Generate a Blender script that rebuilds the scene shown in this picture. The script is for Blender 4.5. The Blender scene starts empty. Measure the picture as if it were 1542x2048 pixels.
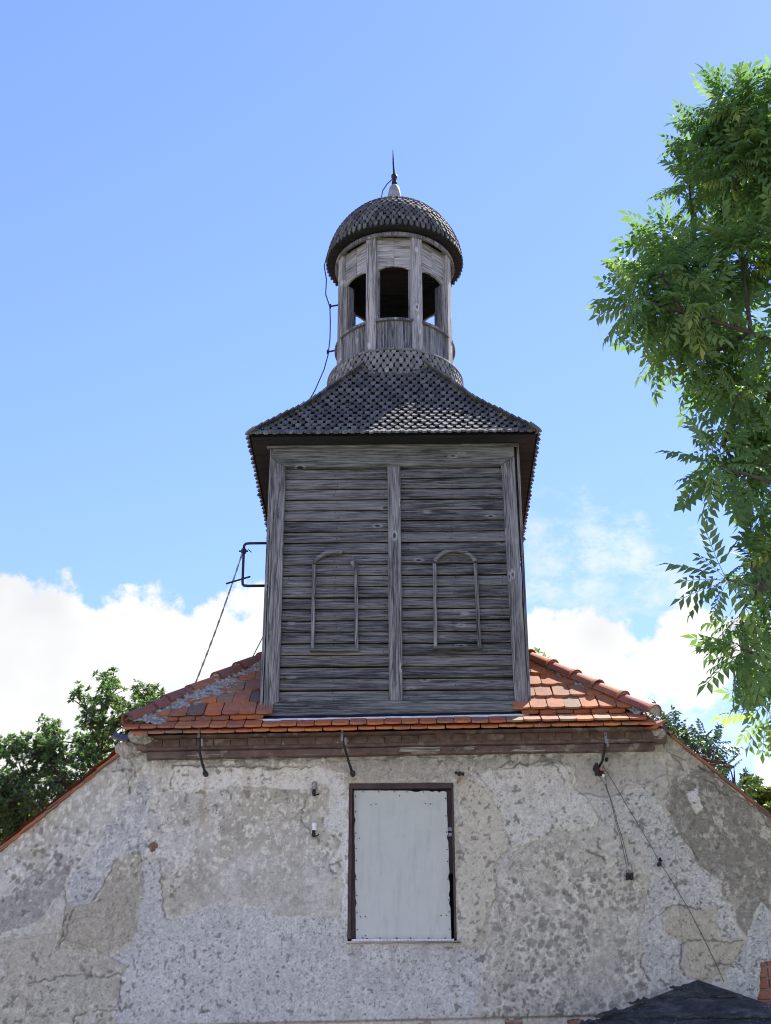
import bpy, bmesh, math, random
import numpy as np
from mathutils import Vector, Matrix, Euler

random.seed(11)
rng = np.random.default_rng(11)
R = math.radians
PI = math.pi
SC = bpy.context.scene
COL = SC.collection

# ------------------------------------------------------------------ camera
cam_d = bpy.data.cameras.new('camera')
cam = bpy.data.objects.new('camera', cam_d)
COL.objects.link(cam)
cam.location = (0, 0, 1.6)
cam.rotation_euler = (R(90 + 26.4), 0, R(1.1))
cam_d.sensor_fit = 'VERTICAL'
cam_d.sensor_height = 36.0
cam_d.lens = 36.0 * 2850 / 2048
cam_d.clip_start = 0.05
cam_d.clip_end = 6000
SC.camera = cam

# ------------------------------------------------------------------ daylight
SUN_EL, SUN_AZ = 54.0, 32.0            # degrees; azimuth from +Y (behind the house) towards +X
SKY_STRENGTH, SUN_STRENGTH, EXPOSURE = 0.12, 3.7, 1.65
SC.view_settings.view_transform = 'Standard'
SC.view_settings.look = 'None'
SC.view_settings.gamma = 1.0
SC.view_settings.exposure = EXPOSURE
SC.view_settings.use_curve_mapping = False
SC.render.engine = 'CYCLES'
SC.cycles.filter_width = 1.05

to_sun = Vector((math.cos(R(SUN_EL)) * math.sin(R(SUN_AZ)), math.cos(R(SUN_EL)) * math.cos(R(SUN_AZ)), math.sin(R(SUN_EL))))
sun_d = bpy.data.lights.new('sun', 'SUN')
sun_d.energy = SUN_STRENGTH
sun_d.angle = R(0.53)
sun_d.color = (1.0, 0.95, 0.87)
sun = bpy.data.objects.new('sun', sun_d)
sun.rotation_euler = to_sun.to_track_quat('Z', 'Y').to_euler()
sun.location = to_sun * 60
COL.objects.link(sun)


class NT:
    """small node-tree writer"""
    def __init__(self, tree):
        self.t = tree
        tree.nodes.clear()

    def n(self, kind, **kw):
        nd = self.t.nodes.new(kind)
        for k, v in kw.items():
            setattr(nd, k, v)
        return nd

    def put(self, sock, v):
        if hasattr(v, 'links') and hasattr(v, 'node'):
            self.t.links.new(v, sock)
        else:
            sock.default_value = v

    def math(self, op, a, b=0.0, c=0.0, clamp=False):
        nd = self.n('ShaderNodeMath', operation=op, use_clamp=clamp)
        self.put(nd.inputs[0], a); self.put(nd.inputs[1], b); self.put(nd.inputs[2], c)
        return nd.outputs[0]

    def vmath(self, op, a, b=(0, 0, 0)):
        nd = self.n('ShaderNodeVectorMath', operation=op)
        self.put(nd.inputs[0], a); self.put(nd.inputs[1], b)
        return nd.outputs['Value'] if op in ('DISTANCE', 'LENGTH', 'DOT_PRODUCT') else nd.outputs[0]

    def noise(self, vec, scale, detail=4.0, rough=0.55, dist=0.0, color=False):
        nd = self.n('ShaderNodeTexNoise')
        self.put(nd.inputs['Vector'], vec)
        nd.inputs['Scale'].default_value = scale
        nd.inputs['Detail'].default_value = detail
        nd.inputs['Roughness'].default_value = rough
        nd.inputs['Distortion'].default_value = dist
        return nd.outputs['Color' if color else 'Fac']

    def ramp(self, fac, stops, interp='LINEAR'):
        nd = self.n('ShaderNodeValToRGB')
        cr = nd.color_ramp
        cr.interpolation = interp
        while len(cr.elements) < len(stops):
            cr.elements.new(0.5)
        for e, (p, c) in zip(cr.elements, stops):
            e.position = p
            e.color = (c, c, c, 1) if not isinstance(c, tuple) else (*c, 1)
        self.put(nd.inputs[0], fac)
        return nd.outputs[0]

    def remap(self, v, a, b, c=0.0, d=1.0, smooth=False):
        nd = self.n('ShaderNodeMapRange')
        nd.interpolation_type = 'SMOOTHSTEP' if smooth else 'LINEAR'
        self.put(nd.inputs[0], v)
        for i, q in enumerate((a, b, c, d)):
            self.put(nd.inputs[1 + i], q)
        return nd.outputs[0]

    def mix(self, fac, a, b, blend='MIX'):
        nd = self.n('ShaderNodeMix', data_type='RGBA', blend_type=blend)
        self.put(nd.inputs[0], fac)
        for sock, v in ((nd.inputs[6], a), (nd.inputs[7], b)):
            self.put(sock, (*v, 1) if isinstance(v, tuple) and len(v) == 3 else v)
        return nd.outputs[2]

    def mapping(self, vec, scale=(1, 1, 1), loc=(0, 0, 0)):
        nd = self.n('ShaderNodeMapping')
        self.put(nd.inputs['Vector'], vec)
        nd.inputs['Scale'].default_value = scale
        self.put(nd.inputs['Location'], loc)
        return nd.outputs[0]


# ------------------------------------------------------------------ sky: Nishita air plus cumulus banks all round the horizon
CLOUDS = [ (-17.7, 21.3, 1.64), (-16.3, 20.9, 1.46), (-14.7, 21.5, 1.60), (-13.2, 21.2, 1.87), (-11.4, 21.4, 1.98), (-10.2, 20.8, 1.68), (-8.4, 21.0, 1.43), (-6.5, 21.1, 1.70), (-4.8, 20.8, 1.90), (-18.0, 17.7, 3.83), (-15.0, 18.4, 3.49), (-11.7, 18.2, 3.53), (-8.8, 18.1, 3.55), (-5.5, 18.0, 3.57), (-16.4, 14.5, 3.43), (-12.6, 14.3, 3.28), (-1.3, 18.9, 3.39), (5.4, 21.0, 1.43), (7.0, 21.0, 1.69), (8.3, 20.6, 1.58), (10.1, 20.3, 1.18), (12.0, 21.2, 1.57), (13.1, 20.3, 1.46), (5.8, 19.1, 2.18), (8.5, 19.2, 1.77), (10.8, 19.7, 1.37), (12.4, 19.4, 1.17), (15.0, 20.5, 1.55), (14.8, 14.4, 1.33), (2.7, 18.5, 3.38) ]
WISPS = [ (6.1, 23.9, 1.40), (8.1, 24.0, 1.19), (10.0, 23.9, 1.29), (7.7, 22.6, 1.19), (10.9, 22.8, 0.98), (12.6, 24.8, 0.49), (9.2, 25.2, 0.40), (11.7, 23.7, 0.69), (5.2, 23.1, 1.20), (8.3, 25.0, 0.36), (11.2, 17.1, 1.75), (13.2, 15.9, 1.15) ]
CLOUD_G = 3.15
rc = random.Random(5)
az = 24.0
while az < 336:                         # banks go on outside the frame, raised to add white fill light
    hgt = rc.uniform(16, 30)
    for k in range(3 if hgt > 22 else 2):
        CLOUDS.append((az + rc.uniform(-3, 3), hgt - 6 * k, rc.uniform(2.8, 5.0)))
    az += rc.uniform(7, 11)

world = bpy.data.worlds.new('World')
SC.world = world
world.use_nodes = True
w = NT(world.node_tree)
tc = w.n('ShaderNodeTexCoord').outputs['Generated']
sky = w.n('ShaderNodeTexSky', sky_type='NISHITA', sun_disc=False)
sky.sun_elevation = R(SUN_EL)
sky.sun_rotation = R(SUN_AZ)
sky.altitude = 100
sky.air_density = 1.0
sky.dust_density = 0.05
sky.ozone_density = 1.0
hs = w.n('ShaderNodeHueSaturation')
hs.inputs['Hue'].default_value = SKY_HUE = 0.5
hs.inputs['Saturation'].default_value = 1.15
hs.inputs['Value'].default_value = 1.0
w.put(hs.inputs['Color'], sky.outputs[0])
blue = w.mix(1.0, hs.outputs[0], (0.745, 0.635, 0.97), 'MULTIPLY')
big = w.noise(tc, 16.0, 2.0, 0.5, color=True)
dvec = w.vmath('ADD', tc, w.vmath('MULTIPLY', w.vmath('SUBTRACT', big, (0.5, 0.5, 0.5)), (0.05, 0.05, 0.05)))


def direction(a, e):
    return (math.sin(R(a)) * math.cos(R(e)), math.cos(R(a)) * math.cos(R(e)), math.sin(R(e)))


def bank(blobs, k):
    acc = None
    for a, e, r in blobs:
        s = w.math('SUBTRACT', w.vmath('DISTANCE', dvec, direction(a, e)), R(r))
        if acc is None:
            acc = s
        else:
            nd = w.n('ShaderNodeMath', operation='SMOOTH_MIN')
            w.put(nd.inputs[0], acc); w.put(nd.inputs[1], s); nd.inputs[2].default_value = k
            acc = nd.outputs[0]
    return acc


body = bank(CLOUDS, 0.012)
puff = w.noise(tc, 42.0, 8.0, 0.62)
edge = w.math('ADD', body, w.math('MULTIPLY', w.math('SUBTRACT', puff, 0.5), 0.045))
mask = w.remap(edge, 0.0035, -0.006, 0.0, 1.0, True)
thin = bank(WISPS, 0.012)
shred = w.noise(w.mapping(tc, (1, 1, 1.7)), 30.0, 9.0, 0.68)
wisp = w.remap(w.math('ADD', thin, w.math('MULTIPLY', w.math('SUBTRACT', shred, 0.52), 0.16)), 0.014, -0.038, 0.0, 0.56, True)
allc = w.math('MAXIMUM', mask, wisp, clamp=True)
shade = w.noise(tc, 9.0, 3.0, 0.5)
cloudcol = w.mix(w.remap(shade, 0.35, 0.65), (CLOUD_G * 0.74, CLOUD_G * 0.755, CLOUD_G * 0.775), (CLOUD_G, CLOUD_G * 0.99, CLOUD_G * 0.965))
final = w.mix(allc, blue, cloudcol)
bg = w.n('ShaderNodeBackground')
w.put(bg.inputs[0], final)
bg.inputs[1].default_value = SKY_STRENGTH
wo = w.n('ShaderNodeOutputWorld')
w.t.links.new(bg.outputs[0], wo.inputs[0])
world.cycles.sampling_method = 'MANUAL'
world.cycles.sample_map_resolution = 1024


# ------------------------------------------------------------------ helpers
def wm(o):
    return (wm(o.parent) @ o.matrix_parent_inverse if o.parent else Matrix()) @ o.matrix_basis


def adopt(o, parent):
    o.parent = parent
    o.matrix_parent_inverse = wm(parent).inverted()
    return o


def link(name, mesh, parent=None, kind=None, mat4=None):
    o = bpy.data.objects.new(name, mesh)
    COL.objects.link(o)
    if mat4 is not None:
        o.matrix_basis = mat4
    if parent is not None:
        adopt(o, parent)
    if kind:
        o['kind'] = kind
    return o


def thing(name, label, cat, loc, group=None):
    o = bpy.data.objects.new(name, None)
    COL.objects.link(o)
    o.empty_display_size = 0.2
    o.location = loc
    tag(o, label, cat, group)
    return o


def tag(o, label, cat, group=None):
    o['label'] = label
    o['category'] = cat
    if group:
        o['group'] = group
    return o


def frame(x, y, z, origin=(0, 0, 0)):
    m = Matrix.Identity(4)
    for i in range(3):
        m[i][0], m[i][1], m[i][2], m[i][3] = x[i], y[i], z[i], origin[i]
    return m


class MB:
    """gathers vertices and faces of ONE mesh"""
    def __init__(self):
        self.v, self.f = [], []

    def add(self, V, F):
        b = len(self.v)
        self.v += [tuple(p) for p in V]
        self.f += [tuple(i + b for i in q) for q in F]
        return self

    def box(self, x0, x1, y0, y1, z0, z1, m=None):
        V = [Vector((x, y, z)) for z in (z0, z1) for y in (y0, y1) for x in (x0, x1)]
        if m is not None:
            V = [m @ p for p in V]
        return self.add(V, [(0, 2, 3, 1), (4, 5, 7, 6), (0, 1, 5, 4), (2, 6, 7, 3), (0, 4, 6, 2), (1, 3, 7, 5)])

    def prism(self, pts, d0, d1, m=None):
        """outline pts (a, b) counter-clockwise in the XZ plane, extruded along Y from d0 (front) to d1"""
        n = len(pts)
        V = [Vector((a, d0, b)) for a, b in pts] + [Vector((a, d1, b)) for a, b in pts]
        if m is not None:
            V = [m @ p for p in V]
        F = [tuple(range(n)), tuple(range(2 * n - 1, n - 1, -1))]
        F += [(i, i + n, (i + 1) % n + n, (i + 1) % n) for i in range(n)]
        return self.add(V, F)

    def tube(self, pts, rad, sides=6, caps=True):
        pts = [Vector(p) for p in pts]
        n = len(pts)
        if not hasattr(rad, '__len__'):
            rad = [rad] * n
        V = []
        ref = None
        for i, p in enumerate(pts):
            d = (pts[min(i + 1, n - 1)] - pts[max(i - 1, 0)]).normalized()
            if ref is None:
                ref = d.orthogonal().normalized()
            ref = (ref - d * ref.dot(d))
            ref = ref.normalized() if ref.length > 1e-6 else d.orthogonal().normalized()
            s = d.cross(ref)
            for k in range(sides):
                a = 2 * PI * k / sides
                V.append(p + (ref * math.cos(a) + s * math.sin(a)) * rad[i])
        F = []
        for i in range(n - 1):
            for k in range(sides):
                k2 = (k + 1) % sides
                F.append((i * sides + k, i * sides + k2, (i + 1) * sides + k2, (i + 1) * sides + k))
        if caps:
            F.append(tuple(range(sides - 1, -1, -1)))
            F.append(tuple(range((n - 1) * sides, n * sides)))
        return self.add(V, F)

    def lathe(self, prof, seg=32, c=(0, 0), a0=0.0, a1=2 * PI):
        """prof list of (r, z); turned about the vertical axis at c"""
        full = abs(a1 - a0 - 2 * PI) < 1e-6
        m = seg if full else seg + 1
        V = []
        for r, z in prof:
            for k in range(m):
                a = a0 + (a1 - a0) * k / seg
                V.append((c[0] + r * math.sin(a), c[1] - r * math.cos(a), z))
        F = []
        for i in range(len(prof) - 1):
            for k in range(seg):
                k2 = (k + 1) % m
                F.append((i * m + k, i * m + k2, (i + 1) * m + k2, (i + 1) * m + k))
        return self.add(V, F)

    def mesh(self, name, mat, smooth=False, origin=None):
        me = bpy.data.meshes.new(name)
        o = Vector(origin) if origin is not None else Vector((0, 0, 0))
        me.from_pydata([tuple(Vector(p) - o) for p in self.v], [], self.f)
        me.materials.append(mat)
        if smooth:
            me.shade_smooth()
        me.update()
        return me

    def build(self, name, mat, parent=None, smooth=False, kind=None, fix=True):
        xs = np.array(self.v)
        o = (xs.min(0) + xs.max(0)) / 2
        me = self.mesh(name, mat, smooth, o)
        if fix:
            bm = bmesh.new(); bm.from_mesh(me)
            bmesh.ops.recalc_face_normals(bm, faces=bm.faces)
            bm.to_mesh(me); bm.free()
        return link(name, me, parent, kind, Matrix.Translation(Vector(o)))


def fast_mesh(name, V, Q, mat, tint=None):
    """V (n,3) and quads Q (k,4) as numpy"""
    me = bpy.data.meshes.new(name)
    me.vertices.add(len(V)); me.vertices.foreach_set('co', np.ascontiguousarray(V, dtype=np.float32).ravel())
    me.loops.add(Q.size); me.loops.foreach_set('vertex_index', np.ascontiguousarray(Q, dtype=np.int32).ravel())
    me.polygons.add(len(Q)); me.polygons.foreach_set('loop_start', np.arange(0, Q.size, Q.shape[1], dtype=np.int32))
    me.update(calc_edges=True)
    if tint is not None:
        at = me.attributes.new('tint', 'FLOAT', 'POINT')
        at.data.foreach_set('value', np.ascontiguousarray(tint, dtype=np.float32))
    me.materials.append(mat)
    return me


# ------------------------------------------------------------------ materials
def material(name):
    m = bpy.data.materials.new(name)
    m.use_nodes = True
    t = NT(m.node_tree)
    out = t.n('ShaderNodeOutputMaterial')
    b = t.n('ShaderNodeBsdfPrincipled')
    t.t.links.new(b.outputs[0], out.inputs[0])
    t.b, t.out = b, out
    b.inputs['Specular IOR Level'].default_value = 0.25
    return m, t


def bump(t, h, strength, dist):
    nd = t.n('ShaderNodeBump')
    nd.inputs['Strength'].default_value = strength
    nd.inputs['Distance'].default_value = dist
    t.put(nd.inputs['Height'], h)
    t.t.links.new(nd.outputs[0], t.b.inputs['Normal'])


def obj_coords(t, spread=37.0):
    """object coordinates shifted by a random amount for every object"""
    c = t.n('ShaderNodeTexCoord').outputs['Object']
    rnd = t.n('ShaderNodeObjectInfo').outputs['Random']
    off = t.n('ShaderNodeCombineXYZ')
    t.put(off.inputs[0], t.math('MULTIPLY', rnd, spread))
    t.put(off.inputs[1], t.math('MULTIPLY', rnd, spread * 1.7))
    t.put(off.inputs[2], t.math('MULTIPLY', rnd, spread * 0.6))
    return t.vmath('ADD', c, off.outputs[0]), rnd


def wood(name, axis, dark, light, gain=1.0, knots=True):
    m, t = material(name)
    c, rnd = obj_coords(t)
    along = {'X': (1.0, 8.0, 8.0), 'Z': (8.0, 8.0, 1.0)}[axis]
    wob = t.noise(t.mapping(c, tuple(0.5 * a for a in along)), 2.2, 2.0, 0.5, color=True)
    cw = t.vmath('ADD', c, t.vmath('MULTIPLY', t.vmath('SUBTRACT', wob, (0.5, 0.5, 0.5)), (0.04, 0.04, 0.04)))
    st = {'X': (1.1, 22.0, 22.0), 'Z': (22.0, 22.0, 1.1)}[axis]
    g1 = t.noise(t.mapping(cw, st), 2.6, 6.0, 0.68)
    fine = {'X': (2.0, 70.0, 70.0), 'Z': (70.0, 70.0, 2.0)}[axis]
    g2 = t.noise(t.mapping(cw, fine), 2.2, 3.0, 0.6)
    patch = t.noise(t.mapping(c, along), 0.9, 2.0, 0.5)
    g = t.math('ADD', t.math('MULTIPLY', g1, 0.62), t.math('MULTIPLY', g2, 0.38))
    g = t.math('ADD', g, t.math('MULTIPLY', t.math('SUBTRACT', patch, 0.5), 0.30))
    g = t.math('ADD', g, t.math('MULTIPLY', t.math('SUBTRACT', rnd, 0.5), 0.06))
    mid = tuple(0.5 * (a + b) for a, b in zip(dark, light))
    col = t.ramp(g, [(0.32, tuple(0.4 * a for a in dark)), (0.42, dark), (0.51, mid), (0.63, light)])
    ck = t.noise(t.mapping(cw, {'X': (0.55, 60.0, 60.0), 'Z': (60.0, 60.0, 0.55)}[axis]), 2.0, 3.0, 0.55)
    crack = t.math('MULTIPLY', t.remap(ck, 0.40, 0.33, 0, 1, True), 0.8)
    col = t.mix(crack, col, tuple(0.2 * a for a in dark))
    lt = t.remap(ck, 0.60, 0.67, 0, 0.75, True)
    col = t.mix(lt, col, tuple(min(1, 1.25 * a) for a in light))
    h = t.math('SUBTRACT', g, t.math('MULTIPLY', crack, 0.5))
    if knots:
        vs = {'X': (1.0, 1.0, 2.0), 'Z': (2.0, 1.0, 1.0)}[axis]
        v = t.n('ShaderNodeTexVoronoi', feature='F1')
        t.put(v.inputs['Vector'], t.mapping(c, vs))
        v.inputs['Scale'].default_value = 2.6
        v.inputs['Randomness'].default_value = 1.0
        d = t.math('ADD', v.outputs['Distance'], t.math('ADD', t.math('MULTIPLY', t.math('SUBTRACT', g1, 0.5), 0.16), t.math('MULTIPLY', v.outputs['Color'], 0.03)))
        ring = t.math('MULTIPLY', t.remap(d, 0.215, 0.14, 0, 1, True), t.remap(d, 0.08, 0.12, 0, 1, True))
        core = t.remap(d, 0.105, 0.065, 0, 1, True)
        col = t.mix(t.math('MULTIPLY', ring, t.remap(g2, 0.35, 0.6)), col, tuple(min(1, 1.35 * a) for a in light))
        col = t.mix(t.math('MULTIPLY', core, 0.8), col, tuple(0.3 * a for a in dark))
        h = t.math('SUBTRACT', h, t.math('MULTIPLY', core, 0.2))
    t.put(t.b.inputs['Base Color'], col)
    t.b.inputs['Roughness'].default_value = 0.85
    bump(t, h, 0.8, 0.012)
    return m


M = {}
M['wood_h'] = wood('weathered_wood_lying', 'X', (0.048, 0.050, 0.047), (0.232, 0.236, 0.212))
M['wood_v'] = wood('weathered_wood_standing', 'Z', (0.074, 0.075, 0.073), (0.30, 0.30, 0.28))
M['wood_pale_v'] = wood('bleached_wood_standing', 'Z', (0.17, 0.163, 0.145), (0.48, 0.46, 0.41))
M['wood_pale_h'] = wood('bleached_wood_lying', 'X', (0.17, 0.163, 0.145), (0.50, 0.48, 0.43), knots=False)
M['wood_dark'] = wood('near_black_wood', 'X', (0.010, 0.011, 0.012), (0.026, 0.027, 0.028), knots=False)  # near black: shade of gaps, soffits and openings put into the colour


def simple(name, col, rough=0.7, var=0.25, scale=12.0, metal=0.0, bumpd=0.0, spread=37.0, second=None):
    m, t = material(name)
    c, rnd = obj_coords(t, spread)
    n1 = t.noise(c, scale, 6.0, 0.62)
    lo = tuple(a * (1 - var) for a in col)
    hi = tuple(min(1, a * (1 + var)) for a in col)
    cc = t.ramp(n1, [(0.3, lo), (0.7, hi)])
    if second:
        n2 = t.noise(c, scale * 0.45, 5.0, 0.65)
        cc = t.mix(t.remap(n2, second[1], second[1] + 0.08), cc, second[0])
    t.put(t.b.inputs['Base Color'], cc)
    t.b.inputs['Roughness'].default_value = rough
    t.b.inputs['Metallic'].default_value = metal
    if bumpd:
        bump(t, n1, 0.9, bumpd)
    return m


def clay(name, stops, lichen=0.62):
    m, t = material(name)
    c, rnd = obj_coords(t)
    base = t.ramp(rnd, stops, 'CONSTANT')
    n1 = t.noise(c, 9.0, 6.0, 0.65)
    n2 = t.noise(c, 60.0, 3.0, 0.6)
    n3 = t.noise(t.n('ShaderNodeNewGeometry').outputs['Position'], 1.6, 4.0, 0.6)
    base = t.mix(t.remap(n3, 0.44, 0.68, 0.0, 0.6), base, (0.20, 0.125, 0.080))
    col = t.mix(t.remap(n1, 0.35, 0.75, 0.0, 0.6), base, (0.10, 0.070, 0.052))
    col = t.mix(t.remap(n2, lichen, lichen + 0.12, 0.0, 0.55), col, (0.33, 0.30, 0.25))
    t.put(t.b.inputs['Base Color'], col)
    t.b.inputs['Roughness'].default_value = 0.8
    bump(t, t.math('ADD', n1, t.math('MULTIPLY', n2, 0.4)), 0.5, 0.006)
    return m


M['tile'] = clay('orange_clay', [(0.0, (0.60, 0.175, 0.045)), (0.22, (0.54, 0.145, 0.040)), (0.40, (0.62, 0.215, 0.060)), (0.55, (0.48, 0.135, 0.050)),
                                 (0.68, (0.57, 0.185, 0.052)), (0.86, (0.44, 0.165, 0.078)), (0.95, (0.34, 0.20, 0.10))])
M['tile_old'] = clay('darkened_clay', [(0.0, (0.19, 0.115, 0.075)), (0.20, (0.44, 0.16, 0.065)), (0.45, (0.115, 0.088, 0.072)), (0.55, (0.33, 0.14, 0.070)), (0.76, (0.50, 0.17, 0.060)), (0.92, (0.22, 0.14, 0.095))], 0.58)
M['cap'] = clay('red_clay', [(0.0, (0.40, 0.12, 0.075)), (0.35, (0.46, 0.15, 0.07)), (0.7, (0.34, 0.105, 0.075))], 0.68)
M['cap_dim'] = clay('brown_clay', [(0.0, (0.26, 0.095, 0.065)), (0.35, (0.48, 0.17, 0.065)), (0.65, (0.28, 0.10, 0.07))], 0.60)  # left hip caps: browner, the tower's shadow is put into the colour
M['brick'] = clay('brick_clay', [(0.0, (0.33, 0.12, 0.07)), (0.3, (0.40, 0.17, 0.09)), (0.6, (0.28, 0.10, 0.065)), (0.8, (0.36, 0.15, 0.10))], 0.6)
M['mortar'] = simple('rough_mortar', (0.36, 0.345, 0.29), 0.95, 0.55, 30.0, bumpd=0.03)
M['mortar_dark'] = simple('grey_brick_joint', (0.30, 0.29, 0.27), 0.95, 0.3, 30.0, bumpd=0.01)
M['paint'] = simple('flaking_brown_paint', (0.125, 0.090, 0.076), 0.8, 0.42, 9.0, bumpd=0.006, second=((0.26, 0.225, 0.185), 0.575))
M['iron'] = simple('black_iron', (0.022, 0.021, 0.022), 0.6, 0.4, 25.0, bumpd=0.002)
M['zinc'] = simple('galvanised_steel', (0.22, 0.23, 0.24), 0.55, 0.35, 25.0, metal=0.3)
M['flash'] = simple('white_flashing', (0.70, 0.70, 0.70), 0.6, 0.2, 9.0)
M['cap_metal'] = simple('pale_cap', (0.28, 0.275, 0.26), 0.6, 0.4, 18.0)
M['ceramic'] = simple('white_porcelain', (0.75, 0.75, 0.73), 0.25, 0.08, 10.0)
M['ceramic_dark'] = simple('grimy_porcelain', (0.24, 0.23, 0.22), 0.4, 0.4, 40.0)
M['cable'] = simple('dark_cable', (0.085, 0.083, 0.08), 0.6, 0.3, 20.0)
M['rope'] = simple('grey_wire_rope', (0.22, 0.21, 0.20), 0.7, 0.3, 60.0)
M['bark'] = simple('ash_bark', (0.075, 0.065, 0.052), 0.9, 0.4, 14.0, bumpd=0.02)
M['frame'] = simple('brown_frame_paint', (0.060, 0.042, 0.038), 0.65, 0.35, 10.0, bumpd=0.003)


def shingle_mat():
    m, t = material('split_wood_shingle')
    c, rnd = obj_coords(t)
    at = t.n('ShaderNodeAttribute', attribute_name='tint').outputs['Fac']
    g = t.noise(t.mapping(c, (30, 30, 5)), 3.0, 4.0, 0.6)
    v = t.math('ADD', t.math('MULTIPLY', g, 0.75), t.math('MULTIPLY', at, 0.30))
    col = t.ramp(v, [(0.30, (0.034, 0.034, 0.030)), (0.50, (0.088, 0.087, 0.076)), (0.66, (0.18, 0.178, 0.155)), (0.86, (0.36, 0.355, 0.31))])
    t.put(t.b.inputs['Base Color'], col)
    t.b.inputs['Roughness'].default_value = 0.85
    bump(t, g, 0.6, 0.006)
    return m


M['shingle'] = shingle_mat()


def leaf_mat(name, a, b, trans=0.35):
    m, t = material(name)
    at = t.n('ShaderNodeAttribute', attribute_name='tint').outputs['Fac']
    rnd = t.n('ShaderNodeObjectInfo').outputs['Random']
    f = t.math('FRACT', t.math('ADD', at, t.math('MULTIPLY', rnd, 0.6)))
    col = t.ramp(f, [(0.0, a), (0.75, b), (0.93, tuple(1.25 * q for q in b)), (1.0, (b[0] * 2.2, b[1] * 1.5, b[2]))])
    t.put(t.b.inputs['Base Color'], col)
    t.b.inputs['Roughness'].default_value = 0.5
    t.b.inputs['Specular IOR Level'].default_value = 0.3
    tr = t.n('ShaderNodeBsdfTranslucent')
    t.put(tr.inputs[0], t.mix(1.0, col, (1.3, 1.5, 0.6), 'MULTIPLY'))
    mx = t.n('ShaderNodeMixShader')
    mx.inputs[0].default_value = trans
    t.t.links.new(t.b.outputs[0], mx.inputs[1]); t.t.links.new(tr.outputs[0], mx.inputs[2])
    t.t.links.new(mx.outputs[0], t.out.inputs[0])
    return m


M['ash_leaf'] = leaf_mat('ash_leaf', (0.074, 0.150, 0.056), (0.140, 0.220, 0.088), 0.52)
M['lime_leaf'] = leaf_mat('dark_leaf', (0.062, 0.118, 0.062), (0.120, 0.180, 0.090), 0.46)
M['walnut_leaf'] = leaf_mat('blue_green_leaf', (0.025, 0.065, 0.035), (0.055, 0.11, 0.05), 0.25)
M['maple_leaf'] = leaf_mat('yellow_green_leaf', (0.05, 0.095, 0.02), (0.11, 0.16, 0.04), 0.3)


def plaster_mat():
    m, t = material('old_lime_plaster')
    c = t.n('ShaderNodeTexCoord').outputs['Object']
    an = t.n('ShaderNodeAttribute', attribute_name='col')
    at, pep = an.outputs['Color'], an.outputs['Alpha']
    n1 = t.noise(c, 60.0, 5.0, 0.65)
    n3 = t.noise(t.mapping(c, (1.0, 1.0, 0.8)), 88.0, 2.0, 0.55, 0.8)
    n4 = t.noise(t.mapping(c, (1.0, 1.0, 0.9)), 33.0, 3.0, 0.6, 0.4)
    hole = t.math('MULTIPLY', t.remap(n3, 0.40, 0.33, 0, 1, True), pep)
    fleck = t.math('MULTIPLY', t.remap(n4, 0.60, 0.66, 0, 1, True), t.remap(pep, 0.06, 0.14))
    amp = t.remap(pep, 0.03, 0.14, 0.30, 1.0)
    at = t.mix(t.math('MULTIPLY', hole, 0.34), at, (0.13, 0.13, 0.125))
    at = t.mix(t.math('MULTIPLY', fleck, 0.26), at, (0.60, 0.585, 0.54))
    n2 = t.noise(c, 170.0, 3.0, 0.6)
    k = t.math('ADD', 1.0, t.math('MULTIPLY', amp, t.math('ADD', t.remap(n1, 0.25, 0.75, -0.27, 0.27), t.remap(n2, 0.25, 0.75, -0.20, 0.20))))
    kk = t.n('ShaderNodeCombineXYZ')
    for i in range(3):
        t.put(kk.inputs[i], k)
    t.put(t.b.inputs['Base Color'], t.mix(1.0, at, kk.outputs[0], 'MULTIPLY'))
    t.b.inputs['Roughness'].default_value = 0.92
    bump(t, t.math('MULTIPLY', amp, t.math('SUBTRACT', t.math('ADD', n1, t.math('MULTIPLY', n2, 0.6)), t.math('MULTIPLY', hole, 0.8))), 1.0, 0.014)
    return m


M['plaster'] = plaster_mat()


def sheet_mat():
    m, t = material('painted_steel_sheet')
    c = t.n('ShaderNodeTexCoord').outputs['Object']
    n1 = t.noise(c, 5.0, 5.0, 0.6)
    st = t.noise(t.mapping(c, (45, 1, 2.2)), 1.0, 4.0, 0.6)
    band = t.math('MULTIPLY', t.remap(st, 0.60, 0.74), t.remap(t.noise(c, 2.6, 2.0), 0.45, 0.6))
    col = t.mix(n1, (0.435, 0.465, 0.405), (0.51, 0.54, 0.47))
    col = t.mix(t.math('MULTIPLY', band, 0.5), col, (0.34, 0.36, 0.39))
    dirt = t.noise(t.mapping(c, (6, 1, 1.2)), 2.0, 5.0, 0.65)
    col = t.mix(t.remap(dirt, 0.50, 0.72, 0, 0.35), col, (0.30, 0.285, 0.25))
    sp = t.noise(c, 75.0, 2.0, 0.5)
    col = t.mix(t.remap(sp, 0.74, 0.78, 0, 0.7), col, (0.12, 0.12, 0.13))
    t.put(t.b.inputs['Base Color'], col)
    t.b.inputs['Roughness'].default_value = 0.45
    bump(t, t.noise(c, 2.4, 3.0, 0.5), 0.8, 0.05)
    return m


M['sheet'] = sheet_mat()


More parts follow.
